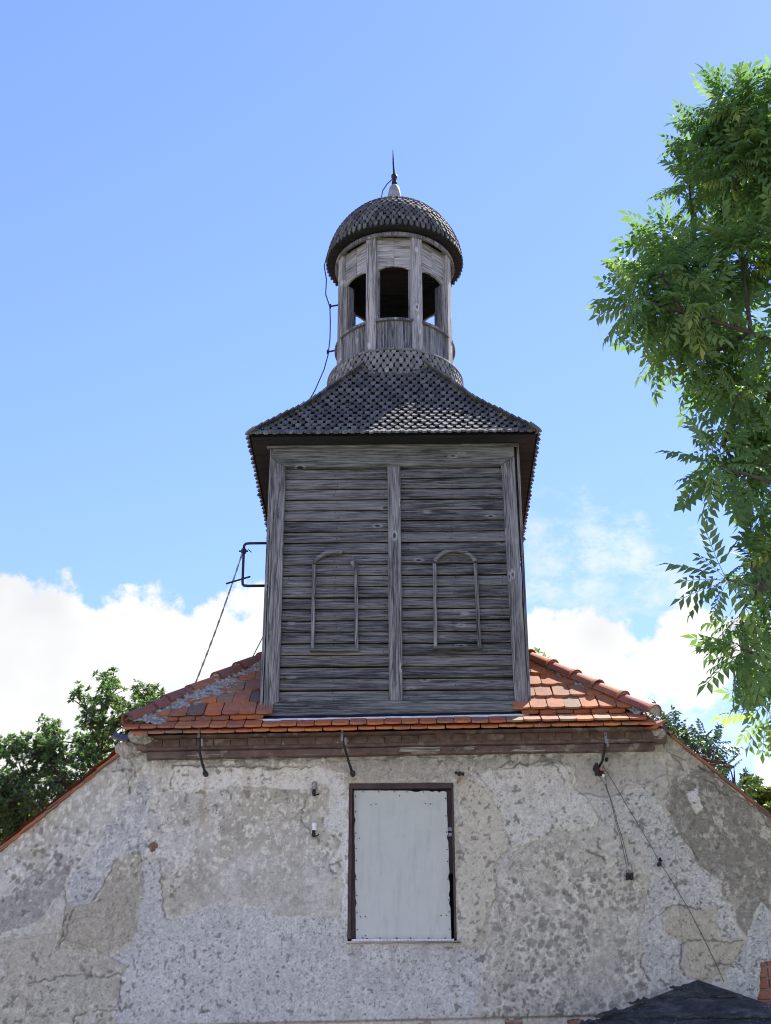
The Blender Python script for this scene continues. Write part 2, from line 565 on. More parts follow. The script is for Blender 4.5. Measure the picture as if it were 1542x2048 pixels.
def felt_mat():
    m, t = material('tar_roofing_felt')
    c = t.n('ShaderNodeTexCoord').outputs['Object']
    n1 = t.noise(c, 4.0, 6.0, 0.6, 1.2)
    n2 = t.noise(c, 62.0, 2.0, 0.5)
    n3 = t.noise(c, 2.2, 3.0, 0.5)
    col = t.ramp(n1, [(0.32, (0.014, 0.014, 0.015)), (0.50, (0.040, 0.041, 0.040)), (0.64, (0.085, 0.085, 0.076)), (0.8, (0.12, 0.115, 0.10))])
    col = t.mix(t.math('MULTIPLY', t.remap(n2, 0.66, 0.70), t.remap(n3, 0.45, 0.58)), col, (0.42, 0.43, 0.44))
    t.put(t.b.inputs['Base Color'], col)
    t.b.inputs['Roughness'].default_value = 0.8
    bump(t, n1, 1.0, 0.03)
    return m


M['felt'] = felt_mat()


def ground_mat():
    m, t = material('worn_grass')
    c = t.n('ShaderNodeTexCoord').outputs['Object']
    n1 = t.noise(c, 0.35, 6.0, 0.6)
    n2 = t.noise(c, 9.0, 4.0, 0.6)
    col = t.mix(t.remap(n1, 0.42, 0.58), t.ramp(n2, [(0.3, (0.035, 0.06, 0.018)), (0.7, (0.08, 0.11, 0.035))]),
                t.ramp(n2, [(0.3, (0.16, 0.13, 0.095)), (0.7, (0.27, 0.23, 0.18))]))
    t.put(t.b.inputs['Base Color'], col)
    t.b.inputs['Roughness'].default_value = 0.95
    bump(t, n2, 0.8, 0.03)
    return m


M['ground'] = ground_mat()
M['gravel'] = simple('pale_gravel', (0.42, 0.385, 0.32), 0.95, 0.35, 6.0, bumpd=0.02)

# ================================================================== GROUND
g = MB()
NG = 24
for i in range(NG):
    for j in range(NG):
        q = [(-1 + 2 * a / NG, -1 + 2 * b / NG) for a, b in ((i, j), (i + 1, j), (i + 1, j + 1), (i, j + 1))]
        g.add([(1500 * p[0] ** 3, 1500 * p[1] ** 3, 0.0) for p in q], [(0, 1, 2, 3)])
me = g.mesh('ground', M['ground'])
link('ground', me, None, 'structure')
g = MB(); g.add([(-16, -14, 0.004), (15, -14, 0.004), (13, 14.19, 0.004), (-13, 14.19, 0.004)], [(0, 1, 2, 3)])
link('bounce_yard', g.mesh('bounce_yard', M['gravel']), None, 'structure')  # unseen pale gravel, added to bounce warm sunlight up onto the facade

# ================================================================== THE GABLED HOUSE
YW = 14.2                                  # front face of the gable wall
house = thing('gable_house', 'weathered plastered house with a half-hipped orange tile roof below the wooden tower', 'house', (-0.19, YW, 0))
PATCH = {
  'pebble':[(-2.84,3.25),(-2.83,3.66),(-2.76,3.8),(-2.97,3.91),(-2.74,3.98),(-2.7,4.27),(-2.68,4.78),(-2.53,4.83),(-2.46,4.34),(-2.35,4.23),(-2.09,4.34),(-1.82,4.41),(-1.5,4.35),(-1.38,4.26),(-1.11,4.25),(-0.67,4.24),(-0.63,3.99),(0.49,3.96),(0.65,3.93),(0.58,3.24)],
  'beigeL':[(-2.94,4.83),(-2.73,4.96),(-2.67,4.79),(-2.71,4.22),(-2.75,4.02),(-2.96,3.91),(-3.29,3.96),(-3.48,4.01),(-3.38,4.39),(-3.25,4.42),(-3.19,4.46),(-2.94,4.8)],
  'blueL':[(-3.46,4.59),(-3.13,4.96),(-2.99,5.36),(-2.78,5.62),(-2.67,5.57),(-2.67,4.95),(-2.92,4.83),(-3.13,4.42),(-3.32,4.34)],
  'greyUR':[(1.33,5.87),(2.43,5.89),(2.67,5.65),(2.15,5.53),(2.1,5.49),(1.97,5.43),(1.74,5.43),(1.64,5.5),(1.66,5.64),(1.66,5.74),(1.46,5.8)],
  'beigeR':[(0.47,5.61),(0.67,5.68),(0.83,5.39),(0.94,5.19),(0.93,4.89),(0.81,4.76),(0.78,4.45),(0.72,4.26),(0.57,3.96),(0.44,4.0)],
  'white1':[(0.61,5.69),(1.1,5.73),(1.46,5.77),(1.66,5.72),(1.63,5.52),(1.8,5.36),(1.87,5.11),(1.47,5.09),(0.96,4.89),(0.94,5.19),(0.83,5.4)],
  'mottle':[(0.78,4.4),(0.96,4.89),(1.47,5.04),(1.86,4.93),(2.15,4.76),(2.3,4.59),(2.19,4.16),(2.2,3.69),(2.33,3.46),(1.65,3.23),(0.57,3.23),(0.62,3.65),(0.72,4.11)],
  'roughR':[(2.18,3.65),(2.21,4.16),(2.33,4.59),(2.31,4.93),(1.88,5.18),(1.79,5.39),(2.1,5.46),(2.41,5.54),(2.57,5.13),(2.79,4.81),(3.01,4.54),(3.17,4.01),(2.95,4.01),(2.5,4.35),(2.44,4.16),(2.61,3.97),(2.55,3.71),(2.73,3.64),(2.38,3.51)],
  'darkR':[(2.52,5.38),(2.67,5.62),(2.93,5.74),(3.6,5.18),(3.47,4.11),(3.17,4.06),(3.01,4.56),(2.79,4.78),(2.62,5.08)],
  'beigeBR':[(2.43,4.23),(2.51,4.34),(2.79,4.32),(2.94,4.39),(2.96,4.05),(3.2,4.01),(2.98,3.69),(2.73,3.64),(2.55,3.73),(2.61,3.96),(2.43,4.1)],
  'blueBR':[(3.01,3.64),(2.99,3.92),(3.2,4.06),(3.38,4.39),(3.55,4.15),(3.51,3.83),(3.31,3.8),(3.22,3.42)],
  'white2':[(2.75,5.47),(2.89,5.5),(2.9,5.33),(2.83,5.24),(2.76,5.37)],
  'paintUL':[(-2.47,5.75),(-2.07,5.76),(-1.43,5.72),(-1.04,5.76),(-0.84,5.73),(-0.65,5.66),(-0.65,5.45),(-0.89,5.55),(-1.14,5.52),(-1.75,5.55),(-2.06,5.5),(-2.48,5.5)],
  'whiteW':[(-0.69,5.63),(-0.83,5.6),(-0.88,5.15),(-0.79,5.07),(-0.72,4.95),(-0.81,4.75),(-0.78,4.6),(-0.67,4.55),(-0.71,4.26),(-0.63,4.02),(-0.62,4.02),(-0.63,5.63)],
  'greyW':[(-0.93,5.0),(-0.85,5.02),(-0.79,4.95),(-0.82,4.79),(-0.92,4.82)],
  'greyW2':[(-0.75,4.8),(-0.69,4.82),(-0.67,4.6),(-0.74,4.31),(-0.8,4.29)],
  'cornerUL':[(-3.07,5.72),(-2.98,5.94),(-2.7,5.93),(-2.71,5.83),(-2.81,5.7),(-2.99,5.68)],
  'beigeBL':[(-3.98,3.24),(-4.07,4.04),(-3.49,4.08),(-2.96,3.91),(-2.76,3.8),(-2.83,3.66),(-2.83,3.24)],
  'brickR':[(3.3,3.81),(3.7,3.84),(3.62,3.23),(3.11,3.24),(3.23,3.47),(3.3,3.62)],
  'darkL':[(-3.98,4.51),(-3.53,4.91),(-3.37,4.81),(-3.44,4.56),(-3.61,4.27),(-3.84,4.13),(-4.08,4.08),(-4.12,4.42)],
  'greyTop':[(0.41,5.84),(1.33,5.87),(1.46,5.78),(1.0,5.74),(0.82,5.69),(0.61,5.71),(0.41,5.6),(-0.63,5.63),(-0.69,5.69),(-1.05,5.78),(-1.35,5.74),(-2.46,5.77),(-2.69,5.72),(-2.71,5.82),(-0.64,5.82)],
}
CRACKS = [
  [(-1.04,5.76),(-1.15,5.73),(-1.43,5.73),(-1.56,5.75),(-2.02,5.76),(-2.45,5.77),(-2.45,5.54)],
  [(0.82,5.7),(0.92,5.73),(1.04,5.81)],
  [(1.05,5.75),(1.2,5.76),(1.31,5.79),(1.46,5.78)],
  [(1.48,5.75),(1.48,5.67),(1.54,5.59)],
  [(-2.52,4.81),(-2.49,4.61),(-2.46,4.34),(-2.42,4.24)],
  [(-2.93,4.82),(-3.0,4.68),(-3.13,4.44),(-3.18,4.39)],
  [(-3.45,4.56),(-3.42,4.42),(-3.4,4.13),(-3.44,3.99)],
  [(-3.32,4.32),(-3.35,4.18),(-3.39,4.03),(-3.44,3.96)],
  [(2.4,4.23),(2.46,4.3),(2.52,4.34),(2.77,4.32),(2.81,4.37)],
  [(2.6,3.99),(2.64,4.0),(2.76,4.0),(2.86,4.01),(2.95,3.99),(3.14,4.0)],
  [(2.59,3.99),(2.56,3.78),(2.59,3.7)],
  [(2.2,3.9),(2.18,3.74),(2.25,3.64)],
  [(2.93,5.74),(3.12,5.59),(3.39,5.35),(3.51,5.25),(3.52,5.13),(3.58,5.08)],
  [(2.59,5.96),(2.66,5.84),(2.73,5.75),(2.75,5.69)],
  [(2.66,5.88),(2.78,5.79)],
  [(2.94,5.61),(3.06,5.54),(3.18,5.43)],
  [(-2.8,3.71),(-3.02,3.68),(-3.21,3.71),(-3.69,3.64)],
  [(-2.82,3.66),(-2.81,3.38),(-3.04,3.38),(-3.23,3.34),(-3.24,3.24)],
  [(-2.88,5.72),(-3.08,5.71)],
  [(-2.85,5.7),(-2.9,5.59),(-2.88,5.49)],
  [(2.75,4.93),(2.79,4.83),(2.84,4.78)],
  [(-0.93,4.99),(-1.13,5.2),(-1.09,5.4)],
  [(1.71,4.88),(1.85,4.83),(1.92,4.74)],
  [(2.93,3.78),(2.79,3.77),(3.12,3.78)],
]



def gable_top(x):
    return np.minimum(np.minimum(4.911 + (x + 4.131) * 0.88, 6.121 - (x - 2.592) * 0.926), np.where((x > 2.60) | (x < -2.84), 6.10, 5.99))


def vnoise(x, y, seed):
    r = np.random.default_rng(seed)
    n = 256
    lat = r.random((n, n)).astype(np.float32)
    xi = np.floor(x).astype(int); yi = np.floor(y).astype(int)
    fx = x - xi; fy = y - yi
    fx = fx * fx * (3 - 2 * fx); fy = fy * fy * (3 - 2 * fy)
    a = lat[xi % n, yi % n]; b = lat[(xi + 1) % n, yi % n]; c = lat[xi % n, (yi + 1) % n]; d = lat[(xi + 1) % n, (yi + 1) % n]
    return (a * (1 - fx) + b * fx) * (1 - fy) + (c * (1 - fx) + d * fx) * fy


def fbm(x, y, size, octs, seed, rough=0.55):
    s, amp, tot = 0.0, 1.0, 0.0
    f = 1.0 / size
    for o in range(octs):
        s = s + amp * vnoise(x * f + 13.1 * o, y * f + 7.7 * o, seed + o)
        tot += amp; amp *= rough; f *= 2.03
    return s / tot


def poly_dist(px_, pz_, poly):
    """signed distance, positive inside"""
    d = np.full(px_.shape, 1e9); inside = np.zeros(px_.shape, bool)
    n = len(poly)
    for i in range(n):
        (x0, z0), (x1, z1) = poly[i], poly[(i + 1) % n]
        ex, ez = x1 - x0, z1 - z0
        t = np.clip(((px_ - x0) * ex + (pz_ - z0) * ez) / (ex * ex + ez * ez + 1e-12), 0, 1)
        d = np.minimum(d, (px_ - x0 - t * ex) ** 2 + (pz_ - z0 - t * ez) ** 2)
        c = ((z0 > pz_) != (z1 > pz_)) & (px_ < ex * (pz_ - z0) / (ez + 1e-12) + x0)
        inside ^= c
    d = np.sqrt(d)
    return np.where(inside, d, -d)


def line_dist(px_, pz_, pts):
    d = np.full(px_.shape, 1e9)
    for (x0, z0), (x1, z1) in zip(pts, pts[1:]):
        ex, ez = x1 - x0, z1 - z0
        t = np.clip(((px_ - x0) * ex + (pz_ - z0) * ez) / (ex * ex + ez * ez + 1e-12), 0, 1)
        d = np.minimum(d, (px_ - x0 - t * ex) ** 2 + (pz_ - z0 - t * ez) ** 2)
    return np.sqrt(d)


def sstep(a, b, v):
    t = np.clip((v - a) / (b - a), 0, 1)
    return t * t * (3 - 2 * t)


def cells(x, y, size, seed):
    """worley: distance to the nearest jittered point (in cell units) and that point's random"""
    r = np.random.default_rng(seed); n = 256
    jx, jy, rv = r.random((n, n)), r.random((n, n)), r.random((n, n))
    X, Y_ = x / size, y / size
    xi, yi = np.floor(X).astype(int), np.floor(Y_).astype(int)
    best = np.full(X.shape, 9.0); val = np.zeros(X.shape)
    for dx in (-1, 0, 1):
        for dy in (-1, 0, 1):
            cx, cy = xi + dx, yi + dy
            d = np.hypot(cx + jx[cx % n, cy % n] - X, cy + jy[cx % n, cy % n] - Y_)
            up = d < best
            best = np.where(up, d, best); val = np.where(up, rv[cx % n, cy % n], val)
    return best, val


WX0, WX1, WZ0, WZ1 = -0.642, 0.416, 4.015, 5.573          # the hatch opening
GZ0 = 2.95
step = 0.0105
xs = np.concatenate([np.arange(-4.45, WX0 - 0.004, step), np.linspace(WX0, WX1, int(1.06 / step)), np.arange(WX1 + step, 4.25, step)])
zs_full = np.concatenate([np.arange(GZ0, WZ0 - 0.004, step), np.linspace(WZ0, WZ1, int(1.56 / step)), np.linspace(WZ1 + step, 5.99, 40)])
top = gable_top(xs)
frac = (zs_full - GZ0) / (5.99 - GZ0)
GX = np.repeat(xs[:, None], len(zs_full), 1)
GZ = GZ0 + frac[None, :] * (top[:, None] - GZ0)
n1 = fbm(GX, GZ, 0.16, 4, 100); n2 = fbm(GX, GZ, 0.16, 4, 140)
n1f = fbm(GX, GZ, 0.05, 2, 150); n2f = fbm(GX, GZ, 0.05, 2, 160)
PX = GX + (n1 - 0.5) * 0.10 + (n1f - 0.5) * 0.035
PZ = GZ + (n2 - 0.5) * 0.10 + (n2f - 0.5) * 0.035
nb = fbm(GX, GZ, 1.1, 4, 1); nm = fbm(GX, GZ, 0.30, 4, 20); ns = fbm(GX, GZ, 0.075, 3, 40); nt = fbm(GX, GZ, 0.032, 2, 60)
nv = fbm(GX * 2.2, GZ * 0.5, 0.22, 4, 80)
grain = fbm(GX, GZ, 0.024, 1, 90)


def rgb(a):
    return np.array(a)[None, None, :]


def over(col, c, m):
    return col * (1 - m[..., None]) + rgb(c) * m[..., None]


PEP = np.full(GX.shape, 0.12)
H = (nm - 0.5) * 0.010 + (ns - 0.5) * 0.008
C3 = rgb((0.305, 0.295, 0.262)) + np.zeros(GX.shape + (3,))
C3 = over(C3, (0.36, 0.36, 0.355), sstep(0.42, 0.60, nb))
C3 = over(C3, (0.235, 0.225, 0.205), sstep(0.50, 0.68, nm) * 0.42)
C3 = over(C3, (0.43, 0.42, 0.395), sstep(0.54, 0.66, ns) * 0.42)
C3 = over(C3, (0.20, 0.195, 0.18), sstep(0.60, 0.70, fbm(GX, GZ, 0.06, 3, 47)) * 0.42)
# name: colour, cover, relief, (flake colour, flake amount), (pit amount)
COATS = [
    ('beigeBL', (0.30, 0.292, 0.258), 0.8, 0.006, (0.38, 0.375, 0.35), 0.35, 0.14),
    ('darkL', (0.165, 0.165, 0.17), 0.6, 0.0, (0.36, 0.36, 0.36), 0.30, 0.30),
    ('beigeL', (0.265, 0.252, 0.215), 0.94, 0.010, (0.32, 0.305, 0.27), 0.25, 0.14),
    ('blueL', (0.325, 0.335, 0.365), 0.85, -0.004, (0.42, 0.43, 0.45), 0.45, 0.40),
    ('pebble', (0.375, 0.385, 0.405), 0.95, -0.010, (0.42, 0.43, 0.445), 0.30, 0.42),
    ('paintUL', (0.47, 0.47, 0.465), 0.92, 0.008, (0.38, 0.37, 0.35), 0.25, 0.06),
    ('whiteW', (0.50, 0.50, 0.50), 0.92, 0.009, (0.36, 0.355, 0.33), 0.45, 0.09),
    ('greyTop', (0.30, 0.30, 0.288), 0.85, 0.010, (0.37, 0.37, 0.36), 0.25, 0.2),
    ('greyW', (0.31, 0.305, 0.285), 0.95, -0.004, (0.33, 0.325, 0.305), 0.15, 0.04),
    ('greyW2', (0.315, 0.305, 0.285), 0.95, -0.004, (0.33, 0.325, 0.305), 0.15, 0.04),
    ('cornerUL', (0.31, 0.315, 0.32), 0.9, 0.012, (0.42, 0.42, 0.41), 0.4, 0.4),
    ('roughR', (0.375, 0.385, 0.40), 0.9, -0.006, (0.45, 0.455, 0.46), 0.35, 0.55),
    ('mottle', (0.36, 0.352, 0.325), 0.85, 0.004, (0.47, 0.465, 0.44), 0.55, 0.2),
    ('beigeR', (0.345, 0.335, 0.305), 0.97, 0.011, (0.36, 0.35, 0.32), 0.1, 0.05),
    ('white1', (0.41, 0.415, 0.42), 0.92, 0.014, (0.49, 0.49, 0.49), 0.5, 0.10),
    ('darkR', (0.165, 0.160, 0.148), 0.86, 0.005, (0.36, 0.35, 0.32), 0.42, 0.45),
    ('blueBR', (0.35, 0.375, 0.40), 0.9, -0.006, (0.45, 0.47, 0.49), 0.4, 0.7),
    ('beigeBR', (0.295, 0.285, 0.248), 0.97, 0.016, (0.35, 0.335, 0.29), 0.25, 0.09),
    ('greyUR', (0.272, 0.272, 0.268), 0.98, -0.014, (0.28, 0.28, 0.275), 0.05, 0.02),
    ('white2', (0.50, 0.50, 0.49), 0.95, 0.012, (0.30, 0.30, 0.28), 0.3, 0.2),
]
flake_n = fbm(GX * 1.2, GZ * 0.8, 0.055, 3, 300)
pit_n = fbm(GX, GZ, 0.022, 2, 320)
for name, col, cover, rel, fcol, fl, pit in COATS:
    d = poly_dist(PX, PZ, PATCH[name])
    m = sstep(-0.006, 0.006, d)
    var = (1 + (nm - 0.5) * 0.25 * min(1, 0.3 + pit * 3) + (ns - 0.5) * 0.18 * min(1, 0.3 + pit * 3))[..., None]
    cc = np.clip(rgb(col) * var, 0, 1)
    f = sstep(0.66 - 0.22 * fl, 0.72 - 0.22 * fl, flake_n) * (0.4 + 0.6 * sstep(0.4, 0.6, nm))
    cc = cc * (1 - f[..., None]) + rgb(fcol) * f[..., None]
    p = sstep(0.76 - 0.11 * pit, 0.82 - 0.11 * pit, pit_n)
    cc = cc * (1 - 0.5 * p[..., None])
    mm = (m * cover)[..., None]
    PEP = PEP * (1 - m) + m * min(1.0, pit * 1.3)
    C3 = C3 * (1 - mm) + cc * mm
    H = H + m * (rel + f * 0.002 - p * 0.003)
    # broken lip along the edge of the coat: pale fresh lime where it snapped off
    lip = np.exp(-((d - 0.004) / 0.007) ** 2) * sstep(0.42, 0.6, fbm(GX, GZ, 0.12, 3, 340 + len(name)))
    C3 = over(C3, (0.48, 0.475, 0.455), lip * 0.75)
    if rel > 0:
        H -= np.exp(-((d + 0.006) / 0.006) ** 2) * 0.008
# lichen spots on the worn coat right of the hatch
md = poly_dist(PX, PZ, PATCH['mottle'])
for size, seed, frac_ in ((0.085, 500, 0.55), (0.05, 510, 0.40), (0.14, 520, 0.30)):
    cd, cv = cells(GX + (n1f - 0.5) * 0.02, GZ + (n2f - 0.5) * 0.02, size, seed)
    spot = sstep(0.40, 0.30, cd + (1 - cv) * 0.12) * (cv > 1 - frac_) * sstep(-0.05, 0.12, md) * (0.35 + 0.65 * sstep(0.35, 0.6, nm))
    C3 = over(C3, (0.155, 0.155, 0.152), spot * 0.75)
    H -= spot * 0.003
# pale flecks and dark weather specks everywhere
left = sstep(-0.2, -1.2, GX) * sstep(4.3, 4.9, GZ)
fk = sstep(0.60, 0.66, fbm(GX, GZ * 0.8, 0.034, 3, 400)) * left
C3 = over(C3, (0.54, 0.53, 0.50), fk * 0.7); H += fk * 0.003
sp = sstep(0.70, 0.76, fbm(GX, GZ, 0.045, 2, 420)) * sstep(0.42, 0.62, fbm(GX, GZ, 0.6, 3, 440))
C3 = over(C3, (0.12, 0.115, 0.105), sp * 0.75); H -= sp * 0.005
# rain streaks of rust under the irons
for rx, rz, ln, wd, a in ((-2.11, 5.64, 0.75, 0.045, 0.55), (-0.60, 5.65, 0.12, 0.03, 0.8), (0.49, 5.655, 0.16, 0.04, 0.7), (1.90, 5.64, 0.10, 0.03, 0.4)):
    dz = rz - GZ
    wx = wd * (0.6 + 0.8 * np.clip(dz / ln, 0, 1))
    s = np.exp(-((GX - rx + (n1 - 0.5) * 0.05) / wx) ** 2) * sstep(-0.01, 0.02, dz) * sstep(ln, ln * 0.15, dz) * (0.35 + 0.65 * sstep(0.35, 0.6, nv))
    C3 = over(C3, (0.20, 0.125, 0.06), s * a)
# dark broken patches just below the cornice
s = sstep(5.70, 5.86, GZ + (nv - 0.5) * 0.16) * sstep(0.45, 0.62, ns) * sstep(-3.0, -2.4, GX) * sstep(2.6, 2.0, GX)
C3 = over(C3, (0.11, 0.11, 0.108), s * 0.75)
# water runs below the sill and under the cornice
for x0_, x1_, zt0, ln, a in ((-0.70, 0.50, 4.00, 0.65, 0.30), (-2.7, 2.5, 5.83, 0.85, 0.22)):
    s = sstep(0.52, 0.66, fbm(GX * 3.0, GZ * 0.28, 0.16, 4, 700)) * sstep(zt0 - ln, zt0 - 0.02, GZ) * (GZ < zt0 + 0.01) * sstep(x0_ - 0.05, x0_ + 0.05, GX) * sstep(x1_ + 0.05, x1_ - 0.05, GX)
    C3 = over(C3, (0.19, 0.18, 0.155), s * a)
# cracks
for pts in CRACKS:
    d = line_dist(GX + (n1f - 0.5) * 0.05 + (n1 - 0.5) * 0.04, GZ + (n2f - 0.5) * 0.05 + (n2 - 0.5) * 0.04, pts)
    m = sstep(0.011, 0.003, d)
    C3 = over(C3, (0.10, 0.095, 0.088), m * 0.7); H -= m * 0.012
# a net of short hair cracks
cd1, cv1 = cells(GX + (n1 - .5) * .25, GZ + (n2 - .5) * .25, 0.42, 610)
ridge = np.abs(fbm(GX, GZ, 0.45, 4, 640) - 0.5)
hair = sstep(0.006, 0.0015, ridge) * sstep(0.52, 0.66, fbm(GX, GZ, 0.5, 2, 660))
C3 = over(C3, (0.13, 0.125, 0.115), hair * 0.6); H -= hair * 0.006
# the string course: below it the wall steps back
ledge = 3.292 + 0.0215 * (GX - 0.0) * 0.9 + (n1 - 0.5) * 0.015
low = sstep(0.006, -0.006, GZ - ledge)
H -= low * 0.030
C3 = over(C3, (0.40, 0.39, 0.37), low * 0.6)
C3 = over(C3, (0.14, 0.13, 0.12), np.exp(-((GZ - ledge) / 0.010) ** 2) * 0.7)
C3 = C3 * (0.86 + 0.28 * grain)[..., None]
C3 = np.clip(C3 * rgb((1.53, 1.50, 1.28)), 0.03, 0.70)

nx, nz = GX.shape
V = np.stack([GX, YW - H, GZ], -1).reshape(-1, 3)
idx = np.arange(nx * nz).reshape(nx, nz)
Q = np.stack([idx[:-1, :-1], idx[1:, :-1], idx[1:, 1:], idx[:-1, 1:]], -1)
cx = (GX[:-1, :-1] + GX[1:, 1:]) / 2; cz = (GZ[:-1, :-1] + GZ[1:, 1:]) / 2
keep = ~((cx > WX0) & (cx < WX1) & (cz > WZ0) & (cz < WZ1))
px_c, pz_c = PX[:-1, :-1], PZ[:-1, :-1]
keep &= ~(poly_dist(px_c, pz_c, PATCH['brickR']) > 0)
keep &= ~(np.hypot((px_c + 2.585) * 1.0, (pz_c - 4.92) * 1.15) < 0.045)                     # the chipped hole
BRICK_BAND = [(-1.105, -0.75), (-0.02, 0.16), (0.86, 1.02), (1.45, 1.60)]
for a, b in BRICK_BAND:
    keep &= ~((cx > a) & (cx < b) & (pz_c < 3.262 + 0.0215 * cx) & (cz > 3.0))
# returns at every broken edge so that the coat has its thickness
kp = np.pad(keep, 1)
core = kp[1:-1, 1:-1]
ext_v, ext_q = [], []
backed = {}


def back(i):
    if i not in backed:
        p = V[i]
        backed[i] = len(V) + len(ext_v)
        ext_v.append((p[0], YW + 0.055, p[2]))
    return backed[i]


for sh, (a, b) in (((-1, 0), (3, 0)), ((1, 0), (1, 2)), ((0, -1), (0, 1)), ((0, 1), (2, 3))):
    nb_ = kp[1 + sh[0]:kp.shape[0] - 1 + sh[0], 1 + sh[1]:kp.shape[1] - 1 + sh[1]]
    for i, j in np.argwhere(core & ~nb_):
        q = Q[i, j]
        ext_q.append((q[b], q[a], back(q[a]), back(q[b])))
Qk = Q[keep].reshape(-1, 4)
V = np.vstack([V, np.array(ext_v)])
Qk = np.vstack([Qk, np.array(ext_q)])
cv = np.vstack([C3.reshape(-1, 3), np.tile([[0.33, 0.32, 0.30]], (len(ext_v), 1))])
o = np.array([-0.19, YW, 4.4])
me = fast_mesh('wall', V - o, Qk, M['plaster'])
at = me.attributes.new('col', 'FLOAT_COLOR', 'POINT')
at.data.foreach_set('color', np.hstack([cv, np.concatenate([PEP.ravel(), np.zeros(len(ext_v))])[:, None]]).astype(np.float32).ravel())
me.shade_smooth()
wall = link('wall', me, house, None, Matrix.Translation(Vector(o)))

# masonry behind the coat and the rest of the shell (side walls, back, base)
mb = MB()
yb = YW + 0.05
for x0, x1, z0, z1 in ((-4.45, WX0, 2.95, 5.0), (WX1, 3.6, 2.95, 5.1), (WX0, WX1, 2.95, WZ0), (-2.7, WX0, 5.0, 5.95), (WX1, 2.4, 5.1, 5.95), (WX0, WX1, WZ1, 5.95), (3.6, 4.2, 2.95, 4.5)):
    mb.box(x0, x1, yb, yb + 0.3, z0, z1)
mb.build('masonry', M['mortar_dark'], house)
mb = MB()
mb.prism([(-5.75, 0), (5.55, 0), (5.55, 2.95), (-5.75, 2.95)], YW + 0.004, YW + 0.35)
mb.prism([(-5.75, 2.955), (-4.452, 2.955), (-4.452, 4.60), (-5.75, 3.47)], YW + 0.004, YW + 0.35)
mb.prism([(4.252, 2.955), (5.55, 2.955), (5.55, 3.36), (4.252, 4.56)], YW + 0.004, YW + 0.35)
mb.box(-5.75, -5.4, YW + 0.352, 28, 0, 3.35); mb.box(5.2, 5.55, YW + 0.352, 28, 0, 3.30)
mb.box(-5.75, 5.55, 28.002, 28.3, 0, 3.30)
lw = mb.build('base_wall', simple('plain_plaster', (0.45, 0.43, 0.37), 0.9, 0.3, 2.2, bumpd=0.01, second=((0.36, 0.36, 0.36), 0.52)), house)


# ---- bare bricks where the coat has fallen
def brick_piece(w, h):
    b = MB()
    ch = 0.006
    b.prism([(-w / 2 + ch, -h / 2), (w / 2 - ch, -h / 2), (w / 2, -h / 2 + ch), (w / 2, h / 2 - ch), (w / 2 - ch, h / 2), (-w / 2 + ch, h / 2), (-w / 2, h / 2 - ch), (-w / 2, -h / 2 + ch)], -0.06, 0.06)
    return b.mesh('brick', M['brick'])


stretch, header = brick_piece(0.245, 0.088), brick_piece(0.115, 0.088)
for r_ in range(8):
    z = 3.10 + 0.103 * r_
    x = 3.02 + (0.0 if r_ % 2 else 0.13) + 0.11
    k = 0
    while x < 4.1:
        use = stretch if (k + r_) % 3 else header
        wd_ = 0.245 if use is stretch else 0.115
        link('brick', use, house, None, Matrix.Translation((x + wd_ / 2, YW + 0.085 + random.uniform(-0.006, 0.006), z + random.uniform(-0.004, 0.004))) @ Matrix.Rotation(random.uniform(-0.02, 0.02), 4, 'Y'))
        x += wd_ + 0.014; k += 1
for a, b in BRICK_BAND:
    x = a - 0.1
    while x < b:
        for r_ in range(2):
            link('brick', header, house, None, Matrix.Translation((x, YW + 0.097, 3.206 + 0.0215 * x - 0.103 * r_)))
        x += 0.128
link('brick', header, house, None, Matrix.Translation((-2.56, YW + 0.105, 4.925)))

# ---- hatch: frame, steel sheet, sill
mb = MB()
hx0, hx1 = WX0 + 0.003, WX1 - 0.003
fr = MB()
fr.box(hx0, hx0 + 0.030, YW - 0.004, YW + 0.20, WZ0 + 0.02, WZ1 - 0.004)
fr.box(hx1 - 0.018, hx1, YW - 0.002, YW + 0.20, WZ0 + 0.02, WZ1 - 0.004)
fr.box(hx0 + 0.031, hx1 - 0.019, YW - 0.006, YW + 0.20, WZ1 - 0.055, WZ1 - 0.004)
fr.box(hx0 + 0.031, hx0 + 0.075, YW + 0.055, YW + 0.14, WZ0 + 0.02, WZ1 - 0.056)
fr.box(hx1 - 0.070, hx1 - 0.019, YW + 0.075, YW + 0.14, WZ0 + 0.66, WZ1 - 0.056)
hatch = fr.build('hatch', M['frame'], house)
mb = MB(); mb.box(hx0, hx1, YW + 0.201, YW + 0.25, WZ0 - 0.02, WZ1); mb.build('backing_board', M['wood_dark'], hatch)
mb = MB()
for z in (0.0, 0.055):
    mb.box(hx1 - 0.055, hx1 - 0.021, YW + 0.03, YW + 0.074, WZ0 + 1.02 + z, WZ0 + 1.055 + z)
mb.build('hinge', M['zinc'], hatch)
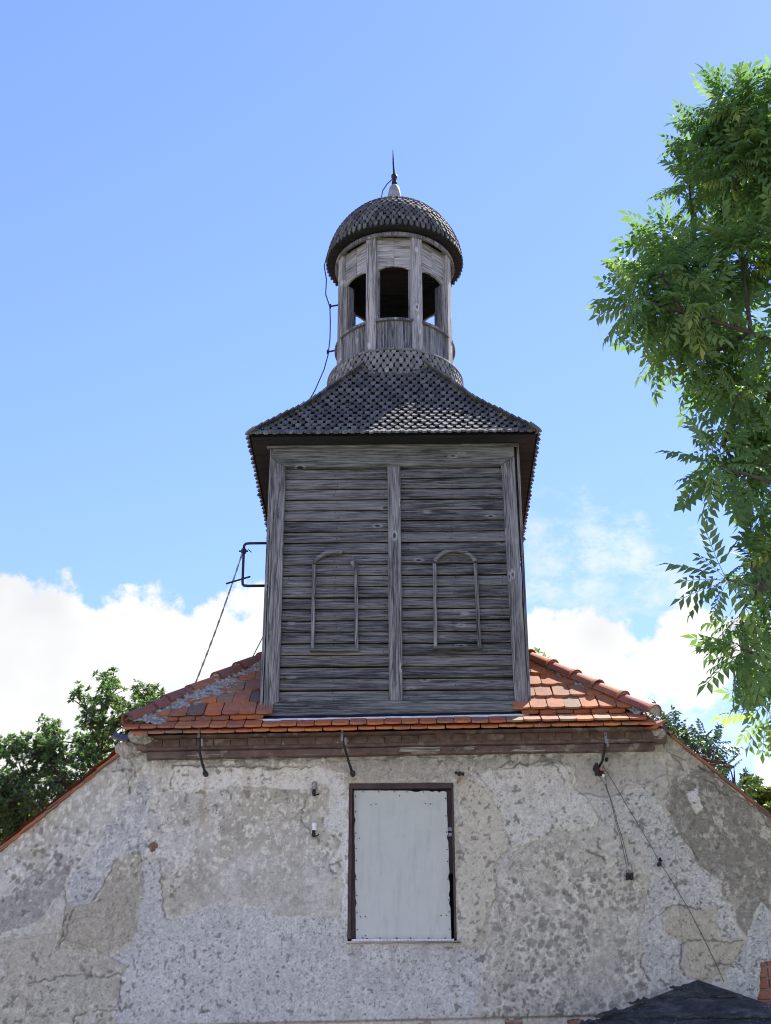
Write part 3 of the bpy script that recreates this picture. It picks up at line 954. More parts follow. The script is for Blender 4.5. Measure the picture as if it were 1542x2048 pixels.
# ragged steel sheet nailed on
out = []
r2 = random.Random(3)
corners = [(-0.560, 4.036), (0.367, 4.030), (0.346, 5.500), (-0.594, 5.508)]
for (a, b), (c, d) in zip(corners, corners[1:] + corners[:1]):
    n = 26 if abs(c - a) > 0.5 else 34
    for k in range(n):
        t = k / n
        bite = 0.012 if r2.random() < 0.14 else r2.uniform(-0.002, 0.002)
        qx, qz = a + (c - a) * t, b + (d - b) * t
        ln = math.hypot(c - a, d - b)
        out.append((qx - (d - b) / ln * bite, qz + (c - a) / ln * bite))
mb = MB(); mb.prism(out, YW + 0.036, YW + 0.040)
sheet = mb.build('steel_sheet', M['sheet'], hatch)
mb = MB()
for (a, b), (c, d) in zip(corners, corners[1:] + corners[:1]):
    n = 6 if abs(c - a) > 0.5 else 9
    for k in range(n):
        t = (k + 0.5) / n + r2.uniform(-0.02, 0.02)
        qx, qz = a + (c - a) * t, b + (d - b) * t
        ln = math.hypot(c - a, d - b)
        px_, pz_ = qx - (d - b) / ln * 0.014, qz + (c - a) / ln * 0.014
        mb.tube([(px_, YW + 0.026, pz_), (px_, YW + 0.0355, pz_)], 0.0058, 6)
for qx, qz in ((-0.52, 4.25), (-0.47, 4.25), (0.27, 4.26), (0.32, 4.26), (-0.42, 5.36), (-0.37, 5.365), (0.13, 5.37), (0.18, 5.365), (-0.13, 5.45), (-0.535, 5.02), (-0.47, 4.07)):
    mb.tube([(qx, YW + 0.026, qz), (qx, YW + 0.0355, qz)], 0.0055, 6)
mb.build('nail', M['iron'], hatch, kind='stuff')
# corrugated lower lip of the sheet and the sill board
mb = MB(); n = 60
V_ = []
for i in range(n + 1):
    x = -0.60 + 0.99 * i / n
    dy = 0.008 * (1 if i % 2 else -1)
    V_ += [(x, YW - 0.012 + dy, 4.012), (x, YW - 0.012 + dy, 4.030), (x, YW + 0.035, 4.034), (x, YW + 0.035, 4.016)]
F_ = [(4 * i + a, 4 * i + 4 + a, 4 * i + 4 + (a + 1) % 4, 4 * i + (a + 1) % 4) for i in range(n) for a in range(4)]
mb.add(V_, F_); mb.build('corrugated_lip', M['flash'], hatch)
mb = MB(); mb.box(-0.652, 0.452, YW - 0.022, YW + 0.20, 3.992, 4.010); mb.build('sill', M['wood_pale_h'], hatch)

# ---- cornice under the half hip
tilt = 0.0125


def zt(x, z):
    return z + tilt * (x + 2.72)


mb = MB()
lo, hi = 5.822, 5.892
xa, xb = -2.715, 2.475
pro = [(YW + 0.12, lo), (YW - 0.08, lo), (YW - 0.09, lo + 0.010), (YW - 0.09, hi - 0.010), (YW - 0.082, hi), (YW + 0.12, hi)]
for k in range(1):
    V_ = [(xa, y, zt(xa, z)) for y, z in pro] + [(xb, y, zt(xb, z)) for y, z in pro]
    n = len(pro)
    mb.add(V_, [tuple(range(n)), tuple(range(2 * n - 1, n - 1, -1))] + [(i, (i + 1) % n, (i + 1) % n + n, i + n) for i in range(n)])
mb.build('cornice_board', M['paint'], house)
mb = MB()
V_ = [(x, y, zt(x, z)) for x in (xa - 0.10, xb + 0.12) for y, z in ((YW - 0.135, 5.895), (YW - 0.165, 6.035), (YW + 0.2, 6.06), (YW + 0.2, 5.895))]
mb.add(V_, [(0, 1, 2, 3), (7, 6, 5, 4), (0, 4, 5, 1), (1, 5, 6, 2), (2, 6, 7, 3), (3, 7, 4, 0)])
mb.build('cornice_bed', M['paint'], house)
ct = MB(); ct.box(-0.084, 0.084, -0.011, 0.011, -0.034, 0.034)
ct = ct.mesh('cornice_tile', M['paint'])
x = xa
while x < xb:
    if not (0.15 < x < 0.30):
        link('cornice_tile', ct, house, None, Matrix.Translation((x + 0.085, YW - 0.172 + random.uniform(-0.005, 0.004), zt(x, 5.948) + random.uniform(-0.003, 0.003))) @ Matrix.Rotation(random.uniform(-0.015, 0.015), 4, 'Y'))
    x += 0.174
# bare splintered wood where the paint board has broken away
for pts, nm_ in (([(-0.135, 5.872), (0.02, 5.866), (0.16, 5.868), (0.285, 5.875), (0.29, 5.915), (0.33, 5.925), (0.33, 5.94), (0.05, 5.944), (-0.02, 5.955), (-0.11, 5.945)], 0),
                 ([(0.52, 5.885), (0.63, 5.885), (0.64, 5.915), (0.70, 5.93), (0.71, 5.955), (0.40, 5.957), (0.50, 5.945), (0.545, 5.93)], 1),
                 ([(-1.15, 5.858), (-0.98, 5.853), (-0.90, 5.862), (-1.02, 5.868)], 2), ([(-2.30, 5.872), (-2.12, 5.868), (-1.98, 5.872), (-1.96, 5.884), (-2.05, 5.880), (-2.18, 5.884)], 3),
                 ([(1.0, 5.860), (1.35, 5.852), (1.36, 5.872), (1.2, 5.866), (1.05, 5.876)], 4)):
    mb = MB(); mb.prism([(a, min(zt(a, b) - 0.034, zt(a, hi) - 0.004)) for a, b in pts], YW - 0.0945, YW - 0.0885)
    mb.build('bare_wood_patch', M['wood_pale_h'], house)

# ---- half-hip roof: three corners give the plane
HL, HR, HP = Vector((-2.90, 13.86, 6.06)), Vector((2.45, 13.86, 6.13)), Vector((-0.19, 16.4, 8.5))
HB = Vector((-0.19, 28.2, 8.5))
eL, eR = Vector((-6.0, YW + 0.03, 3.29)), Vector((5.74, YW + 0.03, 3.22))
wL, wR = Vector((-2.92, YW + 0.03, 5.99)), Vector((2.70, YW + 0.03, 6.03))
eLb, eRb = Vector((-6.0, 28.3, 3.30)), Vector((5.74, 28.3, 3.24))
U = (HR - HL).normalized()
N = (HR - HL).cross(HP - HL).normalized()
if N.z < 0:
    N = -N
S = N.cross(U).normalized()
if S.z < 0:
    S = -S
mb = MB()
dn = -N * 0.03
mb.add([HL + dn, HR + dn, HP + dn], [(0, 1, 2)])
mb.add([wL, HP + dn, HB, eLb, eL], [(0, 1, 2, 3, 4)])
mb.add([wR, eR, eRb, HB, HP + dn], [(0, 1, 2, 3, 4)])
mb.add([HL + dn, wL, HP + dn, HR + dn, wR], [(0, 2, 1), (3, 4, 2)])
roof = mb.build('roof_deck', M['wood_dark'], house, fix=False)
# tiles of the side slopes, out of sight from the front: one sheet of courses
mb = MB()
for A, B_, C_, D_ in ((eL, HL, HP, None), (eR, HR, HP, None)):
    up = (HP - Vector((A.x, HP.y, A.z)))
    nrm = up.cross(Vector((0, 1, 0))); nrm = nrm if nrm.z > 0 else -nrm
    nrm.normalize(); up_n = up.normalized(); L_ = up.length
    for k in range(28):
        t0, t1 = k / 28, (k + 1) / 28
        p0 = Vector((A.x, 0, A.z)) + up_n * L_ * t0; p1 = Vector((A.x, 0, A.z)) + up_n * L_ * (t1 + 0.012)
        f0 = YW + 0.02 if p0.z < 5.9 else YW + 0.05 + (p0.z - 5.9) / (8.5 - 5.9) * 2.3
        V_ = [Vector((p0.x, f0, p0.z)) + nrm * 0.022, Vector((p0.x, 28.3, p0.z)) + nrm * 0.022, Vector((p1.x, 28.3, p1.z)) + nrm * 0.004, Vector((p1.x, f0, p1.z)) + nrm * 0.004,
              Vector((p0.x, f0, p0.z)) + nrm * 0.004, Vector((p0.x, 28.3, p0.z)) + nrm * 0.004]
        mb.add(V_, [(0, 1, 2, 3), (0, 4, 5, 1)])
mb.build('slope_tiles', M['tile'], house, kind='stuff', fix=False)


def tile_mesh(w, l, bow, mat, seed, th=0.021):
    """plain tile lying in XY (Y up the slope), lower edge slightly bowed, thickness along Z"""
    r = random.Random(seed)
    hw = w / 2
    lowpts = [(-hw, 0.012 + r.uniform(-.002, .002)), (-hw * 0.55, -bow * .6), (0, -bow + r.uniform(-.003, .003)), (hw * 0.55, -bow * .6), (hw, 0.012 + r.uniform(-.002, .002))]
    pts = lowpts + [(hw, l), (-hw, l)]
    n = len(pts)
    me = bpy.data.meshes.new('tile')
    V_ = [(a, b, 0) for a, b in pts] + [(a, b, th) for a, b in pts]
    F_ = [tuple(range(n - 1, -1, -1)), tuple(range(n, 2 * n))] + [(i, (i + 1) % n, (i + 1) % n + n, i + n) for i in range(n)]
    me.from_pydata(V_, [], F_); me.materials.append(mat); me.update()
    return me


TW = 0.176
new_t = [tile_mesh(TW - 0.009, 0.43, 0.010, M['tile'], s) for s in range(3)]
old_t = [tile_mesh(TW - 0.009, 0.43, 0.010, M['tile_old'], s + 10) for s in range(3)]
short_t = [tile_mesh(TW - 0.009, 0.205, 0.010, M['tile'], s + 20) for s in range(3)]
base = frame(U, S, N)
width = (HR - HL).length
PITCH = 0.295
height = (HP - HL).dot(S)
uP = (HP - HL).dot(U)
TOWER_X0, TOWER_X1, TOWER_Y = -1.545, 1.185, 14.10
rt = random.Random(8)
for row in range(8):
    v = row * PITCH - 0.10
    ulo, uhi = uP * max(0.0, v) / height, width - (width - uP) * max(0.0, v) / height
    for layer in (0, 1):                      # crown laying: two tiles on every batten
        uu = -0.02 + (0.5 * TW if (row + layer) % 2 else 0.0) + ulo - (ulo % TW) - TW
        while uu < uhi:
            uu += TW
            c = uu + rt.uniform(-0.004, 0.004)
            if c < ulo + 0.02 or c > uhi - 0.02:
                continue
            at_hip = c < uP * (v + 0.34) / height - 0.03 or c > width - (width - uP) * (v + 0.34) / height + 0.03
            if at_hip and (c < uP * (v + 0.14) / height - 0.02 or c > width - (width - uP) * (v + 0.14) / height + 0.02):
                continue
            vv = v - (0.052 if layer == 0 else 0.0) + rt.uniform(-0.009, 0.009)
            p = HL + U * c + S * vv
            if TOWER_X0 + 0.06 < p.x < TOWER_X1 - 0.06 and p.y > TOWER_Y - 0.15:
                continue
            leftness = (p.x + 2.9) / 1.5
            old = p.x < -1.3 and row >= 1 and rt.random() < 0.5  # older tiles, their darkness also paints the tower's shadow on this side
            if p.x < -1.9 and row == 0:
                old = rt.random() < 0.25
            me = rt.choice(old_t if old else new_t)
            if at_hip:
                me = rt.choice(short_t)
            if row == 0 and TOWER_X0 - 0.05 < p.x < TOWER_X1 + 0.05:
                me = rt.choice(short_t)
            m4 = Matrix.Translation(p + N * (0.006 if layer == 0 else 0.038)) @ base @ Matrix.Rotation(rt.uniform(-0.025, 0.025), 4, 'Z') @ Matrix.Rotation(R(-3.6 if row else -14.0) + rt.uniform(-0.02, 0.012), 4, 'X')
            link('tile', me, roof, None, m4)

# hip caps
def cap_mesh(mat, l, r0, r1, collar, name='ridge_tile'):
    """half round cap along +Y (uphill), lower end at 0"""
    mb = MB()
    seg = 10
    rings = [(0, r0), (0.035, r0)] + ([(0.036, r0 - 0.012), (l, r1)] if collar else [(l, r1)])
    if not collar:
        rings[1] = (0.03, r0 - 0.002)
    V_, F_ = [], []
    for th in (0.0, -0.014):
        for y, r in rings:
            for k in range(seg + 1):
                a = PI * k / seg
                V_.append(((r + th) * math.cos(a), y, (r + th) * math.sin(a) * 1.0))
    nr = len(rings); m_ = seg + 1
    for s_ in range(2):
        for i in range(nr - 1):
            for k in range(seg):
                b = s_ * nr * m_
                F_.append((b + i * m_ + k, b + i * m_ + k + 1, b + (i + 1) * m_ + k + 1, b + (i + 1) * m_ + k))
    for k in range(seg):
        F_.append((k, k + 1, nr * m_ + k + 1, nr * m_ + k))
    mb.add(V_, F_)
    me = mb.mesh(name, mat, True)
    return me


cap_new = cap_mesh(M['cap'], 0.50, 0.108, 0.086, True)
cap_dim = cap_mesh(M['cap_dim'], 0.50, 0.100, 0.084, False)
plug = MB()
plug.add([(0.097 * math.cos(PI * k / 8), 0.012, 0.097 * math.sin(PI * k / 8)) for k in range(9)] + [(0.0, 0.002, 0.04)], [(k, k + 1, 9) for k in range(8)] + [(8, 0, 9)])
plug = plug.mesh('mortar_plug', M['mortar'])


def along(A, t):
    return A + (HP - A) * t


def cap_matrix(A, p, dz, roll, dip=0.0):
    d = (HP - A).normalized()
    side = d.cross(Vector((0, 0, 1))).normalized()
    up = side.cross(d).normalized()
    b = frame(side, d, up)
    return Matrix.Translation(p + up * dz) @ b @ Matrix.Rotation(roll, 4, 'Y') @ Matrix.Rotation(dip, 4, 'X')


for i, t in enumerate((0.004, 0.104, 0.189, 0.266, 0.350, 0.435)):
    m4 = cap_matrix(HR, along(HR, t), 0.035, rt.uniform(-.05, .05), -0.035)
    c_ = link('ridge_tile', cap_new, roof, None, m4)
    if i in (0, 1, 3, 4):
        link('mortar_plug', plug, roof, None, m4)
for i, t in enumerate((0.010, 0.088, 0.130, 0.166, 0.207, 0.297, 0.372, 0.455)):
    m4 = cap_matrix(HL, along(HL, t), 0.040 + rt.uniform(-.008, .012), rt.uniform(-.1, .1), rt.uniform(-0.09, -0.03))
    c_ = link('ridge_tile', cap_dim, roof, None, m4)
    if i > 0:
        link('mortar_plug', plug, roof, None, m4)
# rest of the hips and the ridge (behind the tower)
for A in (HL, HR):
    t = 0.55
    while t < 0.98:
        link('ridge_tile', cap_new, roof, None, cap_matrix(A, along(A, t), 0.035, 0, -0.03)); t += 0.095
mb = MB(); mb.tube([HP + Vector((0, 0, 0.02)), HB + Vector((0, 0, 0.02))], 0.10, 10); mb.build('ridge_course', M['cap'], roof, smooth=True)


# mortar bedding along the hips (wide and crumbling on the left)
def bedding(A, t0, t1, w0, inner, seed, hgt):
    r = np.random.default_rng(seed)
    nA, nB = 90, 14
    ts = np.linspace(t0, t1, nA)
    pts = np.zeros((nA, nB, 3))
    inn = U if A is HL else -U
    for i, t in enumerate(ts):
        p = along(A, t)
        wv = w0 * (1 + 0.35 * math.sin(t * 23 + seed) + 0.3 * (r.random() - 0.5))
        for j in range(nB):
            f = j / (nB - 1)
            lift = hgt * (1 - f) ** 1.3 + 0.028 * (1 if 0 < j < nB - 1 else 0.0) + (r.random() - 0.5) * 0.042 * (1 if j < nB - 1 else 0.3)
            q = p + inn * (f * (wv + inner) - 0.05) - S * (0.03 * f) + N * lift + S * ((r.random() - 0.5) * 0.02)
            pts[i, j] = q
    ix = np.arange(nA * nB).reshape(nA, nB)
    Qm = np.stack([ix[:-1, :-1], ix[1:, :-1], ix[1:, 1:], ix[:-1, 1:]], -1).reshape(-1, 4)
    if A is HR:
        Qm = Qm[:, ::-1]
    me = fast_mesh('mortar_bedding', pts.reshape(-1, 3), Qm, M['mortar'])
    return link('mortar_bedding', me, roof)


bedding(HL, 0.012, 0.47, 0.33, 0.07, 3, 0.075)
bedding(HR, 0.02, 0.47, 0.10, 0.04, 9, 0.05)


# lumps of mortar closing the eave corners
def lump(name, c, r, mat, parent, seed, sq=(1, 1, 1)):
    bm = bmesh.new()
    bmesh.ops.create_icosphere(bm, subdivisions=3, radius=1)
    rr = np.random.default_rng(seed)
    for v_ in bm.verts:
        k = 1 + 0.28 * (vnoise(np.array([v_.co.x * 2.3 + 9]), np.array([v_.co.y * 2.3 + v_.co.z * 1.7 + 9]), seed)[0] - 0.5) + (rr.random() - 0.5) * 0.10
        v_.co = Vector((v_.co.x * r * sq[0] * k, v_.co.y * r * sq[1] * k, v_.co.z * r * sq[2] * k))
    me = bpy.data.meshes.new(name); bm.to_mesh(me); bm.free()
    me.materials.append(mat)
    return link(name, me, parent, None, Matrix.Translation(c))


lump('mortar_lump', (-2.80, 14.03, 6.03), 0.10, M['mortar'], house, 2, (1.0, 1.5, 0.8))
lump('mortar_lump', (-2.90, 14.16, 5.93), 0.13, M['mortar'], house, 5, (1.1, 0.8, 0.7))
lump('mortar_lump', (-2.70, 14.05, 5.985), 0.06, M['mortar'], house, 6, (1.2, 1.2, 0.8))
lump('mortar_lump', (2.50, 14.10, 6.04), 0.085, M['mortar'], house, 7, (1.0, 1.4, 0.8))
for p, rot, me in (((-2.98, 13.93, 5.955), 0.3, old_t[0]), ((2.53, 13.95, 6.09), -0.55, new_t[1]), ((2.50, 13.90, 6.075), -0.45, old_t[1])):
    link('tile', me, roof, None, Matrix.Translation(p) @ Matrix.Rotation(rot, 4, 'Y') @ Matrix.Rotation(R(20), 4, 'X') @ Matrix.Rotation(0.2, 4, 'Z'))

# verge tiles along both gable slopes: courses overlap, each nose shows its edge
vt_n = tile_mesh(0.17, 0.30, 0.006, M['cap_dim'], 31, 0.013)
vt_o = tile_mesh(0.17, 0.30, 0.006, M['tile_old'], 32, 0.013)
for side in (0, 1):
    A = Vector((-5.9, 0, 4.911 + (-5.9 + 4.131) * 0.88)) if side == 0 else Vector((5.6, 0, 6.121 - (5.6 - 2.592) * 0.926))
    sl = Vector((1, 0, 0.88)).normalized() if side == 0 else Vector((-1, 0, 0.926)).normalized()
    nr = Vector((-sl.z, 0, sl.x)) if side == 0 else Vector((sl.z, 0, -sl.x))
    if nr.z < 0:
        nr = -nr
    L_ = (Vector((-2.98, 0, 5.92)) - A).length if side == 0 else (Vector((2.60, 0, 6.11)) - A).length
    k = 0
    while k * 0.155 < L_:
        for layer in (0, 1):
            p = A + sl * (k * 0.155 - 0.03 * (1 - layer)) + nr * (-0.008 + 0.014 * layer)
            p = Vector((p.x, YW - 0.028 + 0.085 + rt.uniform(-0.022, 0.012), p.z))
            xa_ = Vector((0, 1, 0)) if side == 0 else Vector((0, -1, 0))
            b = frame(xa_, sl, nr)
            link('verge_tile', vt_o if rt.random() < 0.75 else vt_n, roof, None, Matrix.Translation(p) @ b @ Matrix.Rotation(R(-2.5) + rt.uniform(-.02, .02), 4, 'X'))
        k += 1

# ================================================================== THE WOODEN TOWER
TX, TY, TZ = -0.18, 14.10, 6.23             # centre line, front face, foot
tower = thing('wooden_tower', 'grey weathered board-clad tower with shingled roof and open domed lantern, riding on the tiled roof', 'tower', (TX, TY, TZ))
rw = random.Random(21)
mb = MB(); mb.box(-1.535, 1.175, TY + 0.075, 17.48, 6.0, 9.435)
mb.build('tower_core', M['wood_dark'], tower)


def lap_board(w, h, seed):
    """lapped board lying along X: its lower edge stands proud"""
    r = random.Random(seed)
    b = MB(); n = 6
    V_, F_ = [], []
    for i in range(n + 1):
        x = -w / 2 + w * i / n
        j = r.uniform(-0.0022, 0.0022)
        prof = [(0.030, -h / 2 + 0.004), (0.012 + j * .5, -h / 2 + j), (-0.005, -h / 2 + 0.015 + j), (0.001, -h / 2 + 0.026 + j), (0.018, h / 2 - 0.008), (0.030, h / 2 - 0.004)]
        V_ += [(x, y, z) for y, z in prof]
    m_ = 6
    for i in range(n):
        for k in range(m_):
            F_.append((i * m_ + k, (i + 1) * m_ + k, (i + 1) * m_ + (k + 1) % m_, i * m_ + (k + 1) % m_))
    F_ += [tuple(range(m_)), tuple(range(n * m_ + m_ - 1, n * m_ - 1, -1))]
    b.add(V_, F_)
    me = b.mesh('plank', M['wood_h'])
    bm = bmesh.new(); bm.from_mesh(me); bmesh.ops.recalc_face_normals(bm, faces=bm.faces); bm.to_mesh(me); bm.free()
    return me


NPL = 21
z0, z1 = 6.415, 9.175
ph = (z1 - z0) / NPL
lap = [lap_board(1.17, ph - 0.004, s) for s in range(5)]
for k in range(NPL):
    z = z0 + ph * (k + 0.5)
    for cx_, xw in ((-0.813, 0), (0.478, 0)):
        link('plank', rw.choice(lap), tower, None, Matrix.Translation((cx_, TY + 0.032 + rw.uniform(-0.003, 0.003), z + rw.uniform(-0.003, 0.003))) @ Matrix.Rotation(rw.uniform(-0.003, 0.003), 4, 'Y') @ Matrix.Rotation(PI if rw.random() < 0.0 else 0, 4, 'Z'))


def board(name, pts, y0, y1, mat, bev=0.006, parent=tower):
    """board cut to an outline in the XZ plane with eased front edges"""
    c = Vector((sum(p[0] for p in pts) / len(pts), sum(p[1] for p in pts) / len(pts)))
    inn = []
    n = len(pts)
    for i in range(n):
        a, b, d = Vector(pts[i - 1]), Vector(pts[i]), Vector(pts[(i + 1) % n])
        e1, e2 = (b - a).normalized(), (d - b).normalized()
        n1_, n2_ = Vector((-e1.y, e1.x)), Vector((-e2.y, e2.x))
        mm = (n1_ + n2_)
        inn.append(b + mm * (bev / max(0.4, mm.dot(n1_))))
    V_ = [(p[0], y0, p[1]) for p in inn] + [(p[0], y0 + bev, p[1]) for p in pts] + [(p[0], y1, p[1]) for p in pts]
    F_ = [tuple(range(n)), tuple(range(3 * n - 1, 2 * n - 1, -1))]
    for s_ in range(2):
        F_ += [(s_ * n + i, s_ * n + n + i, s_ * n + n + (i + 1) % n, s_ * n + (i + 1) % n) for i in range(n)]
    b_ = MB().add(V_, F_)
    return b_.build(name, mat, parent)


board('frieze_board', [(-1.393, 9.177), (1.028, 9.177), (1.178, 9.292), (1.178, 9.425), (-1.545, 9.425), (-1.545, 9.292)], TY - 0.006, TY + 0.07, M['wood_h'])
board('base_board', [(-1.535, 6.208), (1.205, 6.208), (1.205, 6.300), (1.068, 6.412), (-1.380, 6.412), (-1.535, 6.300)], TY - 0.008, TY + 0.07, M['wood_h'])
board('corner_board', [(-1.535, 6.303), (-1.380, 6.415), (-1.393, 9.174), (-1.545, 9.289)], TY - 0.004, TY + 0.07, M['wood_v'])
board('corner_board', [(1.068, 6.415), (1.205, 6.303), (1.178, 9.289), (1.028, 9.174)], TY - 0.004, TY + 0.07, M['wood_v'])
board('mullion_board', [(-0.234, 6.415), (-0.092, 6.415), (-0.106, 9.174), (-0.248, 9.174)], TY - 0.002, TY + 0.07, M['wood_v'])
board('cap_moulding', [(-1.612, 9.402), (1.235, 9.402), (1.235, 9.432), (-1.612, 9.432)], TY - 0.045, TY - 0.008, M['wood_h'], 0.005)
mb = MB(); mb.box(-1.578, -1.548, TY + 0.015, TY + 0.17, 6.2, 9.42); mb.build('corner_board', M['wood_v'], tower)
mb = MB(); mb.box(1.208, 1.236, TY + 0.015, TY + 0.17, 6.2, 9.42); mb.build('corner_board', M['wood_v'], tower)
# boarded flanks and back
flank = lap_board(3.22, ph - 0.004, 77)
for sx, ang in ((-1.552, -90), (1.185, 90)):
    for k in range(23):
        link('plank', flank, tower, None, Matrix.Translation((sx, 15.87, 6.30 + ph * (k + 0.5))) @ Matrix.Rotation(R(ang), 4, 'Z'))
# nail heads in the boards
mb = MB()
for k in range(NPL):
    z = z0 + ph * (k + 0.5)
    for x in (-1.34, -0.82, -0.28, -0.05, 0.47, 0.99):
        for dz in (-0.035, 0.03):
            if rw.random() < 0.75:
                xx_, zz_ = x + rw.uniform(-.03, .03), z + dz + rw.uniform(-.01, .01)
                mb.tube([(xx_, TY + 0.022, zz_), (xx_, TY + 0.003, zz_)], 0.0042, 5)
mb.build('nail_heads', M['iron'], tower, kind='stuff')
# lead flashing round the foot
mb = MB()
n = 40
V_ = []
for i in range(n + 1):
    x = -1.60 + 2.80 * i / n
    j = rw.uniform(-0.004, 0.004)
    up_ = 0.014 * (x + 1.6)
    V_ += [(x, TY - 0.118, 6.166 + j + up_), (x, TY - 0.112, 6.189 + j * .6 + up_), (x, TY - 0.01, 6.205 + up_), (x, TY - 0.01, 6.18 + up_)]
mb.add(V_, [(4 * i + a, 4 * i + 4 + a, 4 * i + 4 + (a + 1) % 4, 4 * i + (a + 1) % 4) for i in range(n) for a in range(4)] + [(0, 1, 2, 3), (4 * n + 3, 4 * n + 2, 4 * n + 1, 4 * n)])
mb.build('lead_flashing', M['flash'], tower)
mb = MB()
mb.add([(-1.60, TY - 0.02, 6.20), (-1.53, TY + 0.05, 6.62), (-1.53, TY + 0.4, 6.95), (-1.66, TY + 0.4, 6.62), (-1.64, TY + 0.1, 6.30)], [(0, 1, 4), (1, 2, 3, 4)])
mb.build('flashing_apron', M['wood_dark'], tower, fix=False)

# nailed blind windows: two uprights, a sill and a bent arch
for (xl0, xl1, xr0, xr1, zb, zt_, za, broken) in ((-1.042, -1.047, -0.577, -0.591, 6.992, 7.965, 8.125, True), (0.257, 0.261, 0.720, 0.705, 7.010, 7.966, 8.131, False)):
    cxm, hw_ = (xl1 + xr1) / 2, (xr1 - xl1) / 2
    arcs = []
    rise = za - zt_ - 0.03
    rad_ = (hw_ ** 2 + rise ** 2) / (2 * rise)
    zc_ = zt_ + 0.03 + rise - rad_
    half = math.asin(min(1, hw_ / rad_))
    a0, a1 = (-half, half * (0.28 if broken else 1.0))
    seg = 12
    pts_o = [(cxm + (rad_ + 0.018) * math.sin(a0 + (a1 - a0) * k / seg), zc_ + (rad_ + 0.018) * math.cos(a0 + (a1 - a0) * k / seg)) for k in range(seg + 1)]
    pts_i = [(cxm + (rad_ - 0.020) * math.sin(a0 + (a1 - a0) * k / seg), zc_ + (rad_ - 0.020) * math.cos(a0 + (a1 - a0) * k / seg)) for k in range(seg + 1)]
    mb = MB()
    V_ = []
    for (ox, oz), (ix, iz) in zip(pts_o, pts_i):
        V_ += [(ox, TY - 0.014, oz), (ox, TY + 0.03, oz), (ix, TY + 0.03, iz), (ix, TY - 0.014, iz)]
    mb.add(V_, [(4 * k + a, 4 * k + 4 + a, 4 * k + 4 + (a + 1) % 4, 4 * k + (a + 1) % 4) for k in range(seg) for a in range(4)] + [(0, 1, 2, 3), (4 * seg + 3, 4 * seg + 2, 4 * seg + 1, 4 * seg)])
    arch = mb.build('blind_window', M['wood_h'], tower)
    for xa_, xb_ in ((xl0, xl1), (xr0, xr1)):
        board('upright', [(xa_ - 0.019, zb + 0.001), (xa_ + 0.019, zb + 0.001), (xb_ + 0.019, zt_), (xb_ - 0.019, zt_)], TY - 0.017, TY + 0.03, M['wood_v'], 0.003, arch)
    board('bottom_rail', [(xl0 - 0.025, zb - 0.026), (xr0 + 0.025, zb - 0.026), (xr0 + 0.025, zb), (xl0 - 0.025, zb)], TY - 0.019, TY + 0.03, M['wood_h'], 0.004, arch)
    if broken:
        board('splinter', [(-0.655, 7.975), (-0.640, 7.955), (-0.612, 7.89), (-0.598, 7.93), (-0.600, 8.03), (-0.628, 8.05), (-0.618, 8.00)], TY - 0.050, TY + 0.01, M['wood_v'], 0.004, arch)

# ---- bell-cast roof with split shingles
EY, EZ, EHX, YC = 13.85, 9.45, 1.611, 15.81
EHY = YC - EY
PROF = [(0, 9.45), (0.27, 9.775), (0.48, 10.03), (0.59, 10.17), (0.70, 10.325), (0.80, 10.475), (0.95, 10.70), (1.15, 11.00), (1.30, 11.24), (1.55, 11.66)]


def prof_z(i):
    for (a, za), (b, zb) in zip(PROF, PROF[1:]):
        if i <= b:
            return za + (zb - za) * (i - a) / (b - a)
    return PROF[-1][1]


arc = [0.0]
for k in range(310):
    i0, i1 = k * 0.005, (k + 1) * 0.005
    arc.append(arc[-1] + math.hypot(0.005, prof_z(i1) - prof_z(i0)))


def inset_at(s):
    return float(np.interp(s, arc, np.arange(len(arc)) * 0.005))


mb = MB()
for k in range(13):
    for sgn in range(4):
        pass
ins = [0.0 + 0.1 * k for k in range(16)]
V_ = []
for i in ins:
    z = prof_z(i) - 0.012
    V_ += [(TX - EHX + i, EY + i, z), (TX + EHX - i, EY + i, z), (TX + EHX - i, 2 * YC - EY - i, z), (TX - EHX + i, 2 * YC - EY - i, z)]
mb.add(V_, [(4 * k + a, 4 * k + (a + 1) % 4, 4 * k + 4 + (a + 1) % 4, 4 * k + 4 + a) for k in range(len(ins) - 1) for a in range(4)])
mb.build('roof_boarding', M['wood_dark'], tower)
# eaves: soffit and edge board
mb = MB(); mb.box(TX - EHX + 0.02, TX + EHX - 0.02, EY + 0.02, 2 * YC - EY - 0.02, EZ - 0.018, EZ - 0.006)
mb.build('soffit', M['wood_dark'], tower)


def shingle_mesh(w, l, seed, tint, th=0.022):
    r = random.Random(seed)
    j = lambda a: a + r.uniform(-0.004, 0.004)
    hw = w / 2
    pts = [(j(0), 0.0), (j(hw * 0.62), 0.017), (hw, j(0.052)), (hw * 0.97, l), (-hw * 0.97, l), (-hw, j(0.045)), (j(-hw * 0.62), 0.017)]
    n = len(pts)
    me = bpy.data.meshes.new('shingle')
    V_ = [(a, b, 0.0) for a, b in pts] + [(a * 0.96, b + (0.003 if b < 0.05 else 0), th) for a, b in pts]
    F_ = [tuple(range(n - 1, -1, -1)), tuple(range(n, 2 * n))] + [(i, (i + 1) % n, (i + 1) % n + n, i + n) for i in range(n)]
    me.from_pydata(V_, [], F_)
    at_ = me.attributes.new('tint', 'FLOAT', 'POINT')
    at_.data.foreach_set('value', [tint] * len(V_))
    me.materials.append(M['shingle']); me.update()
    return me


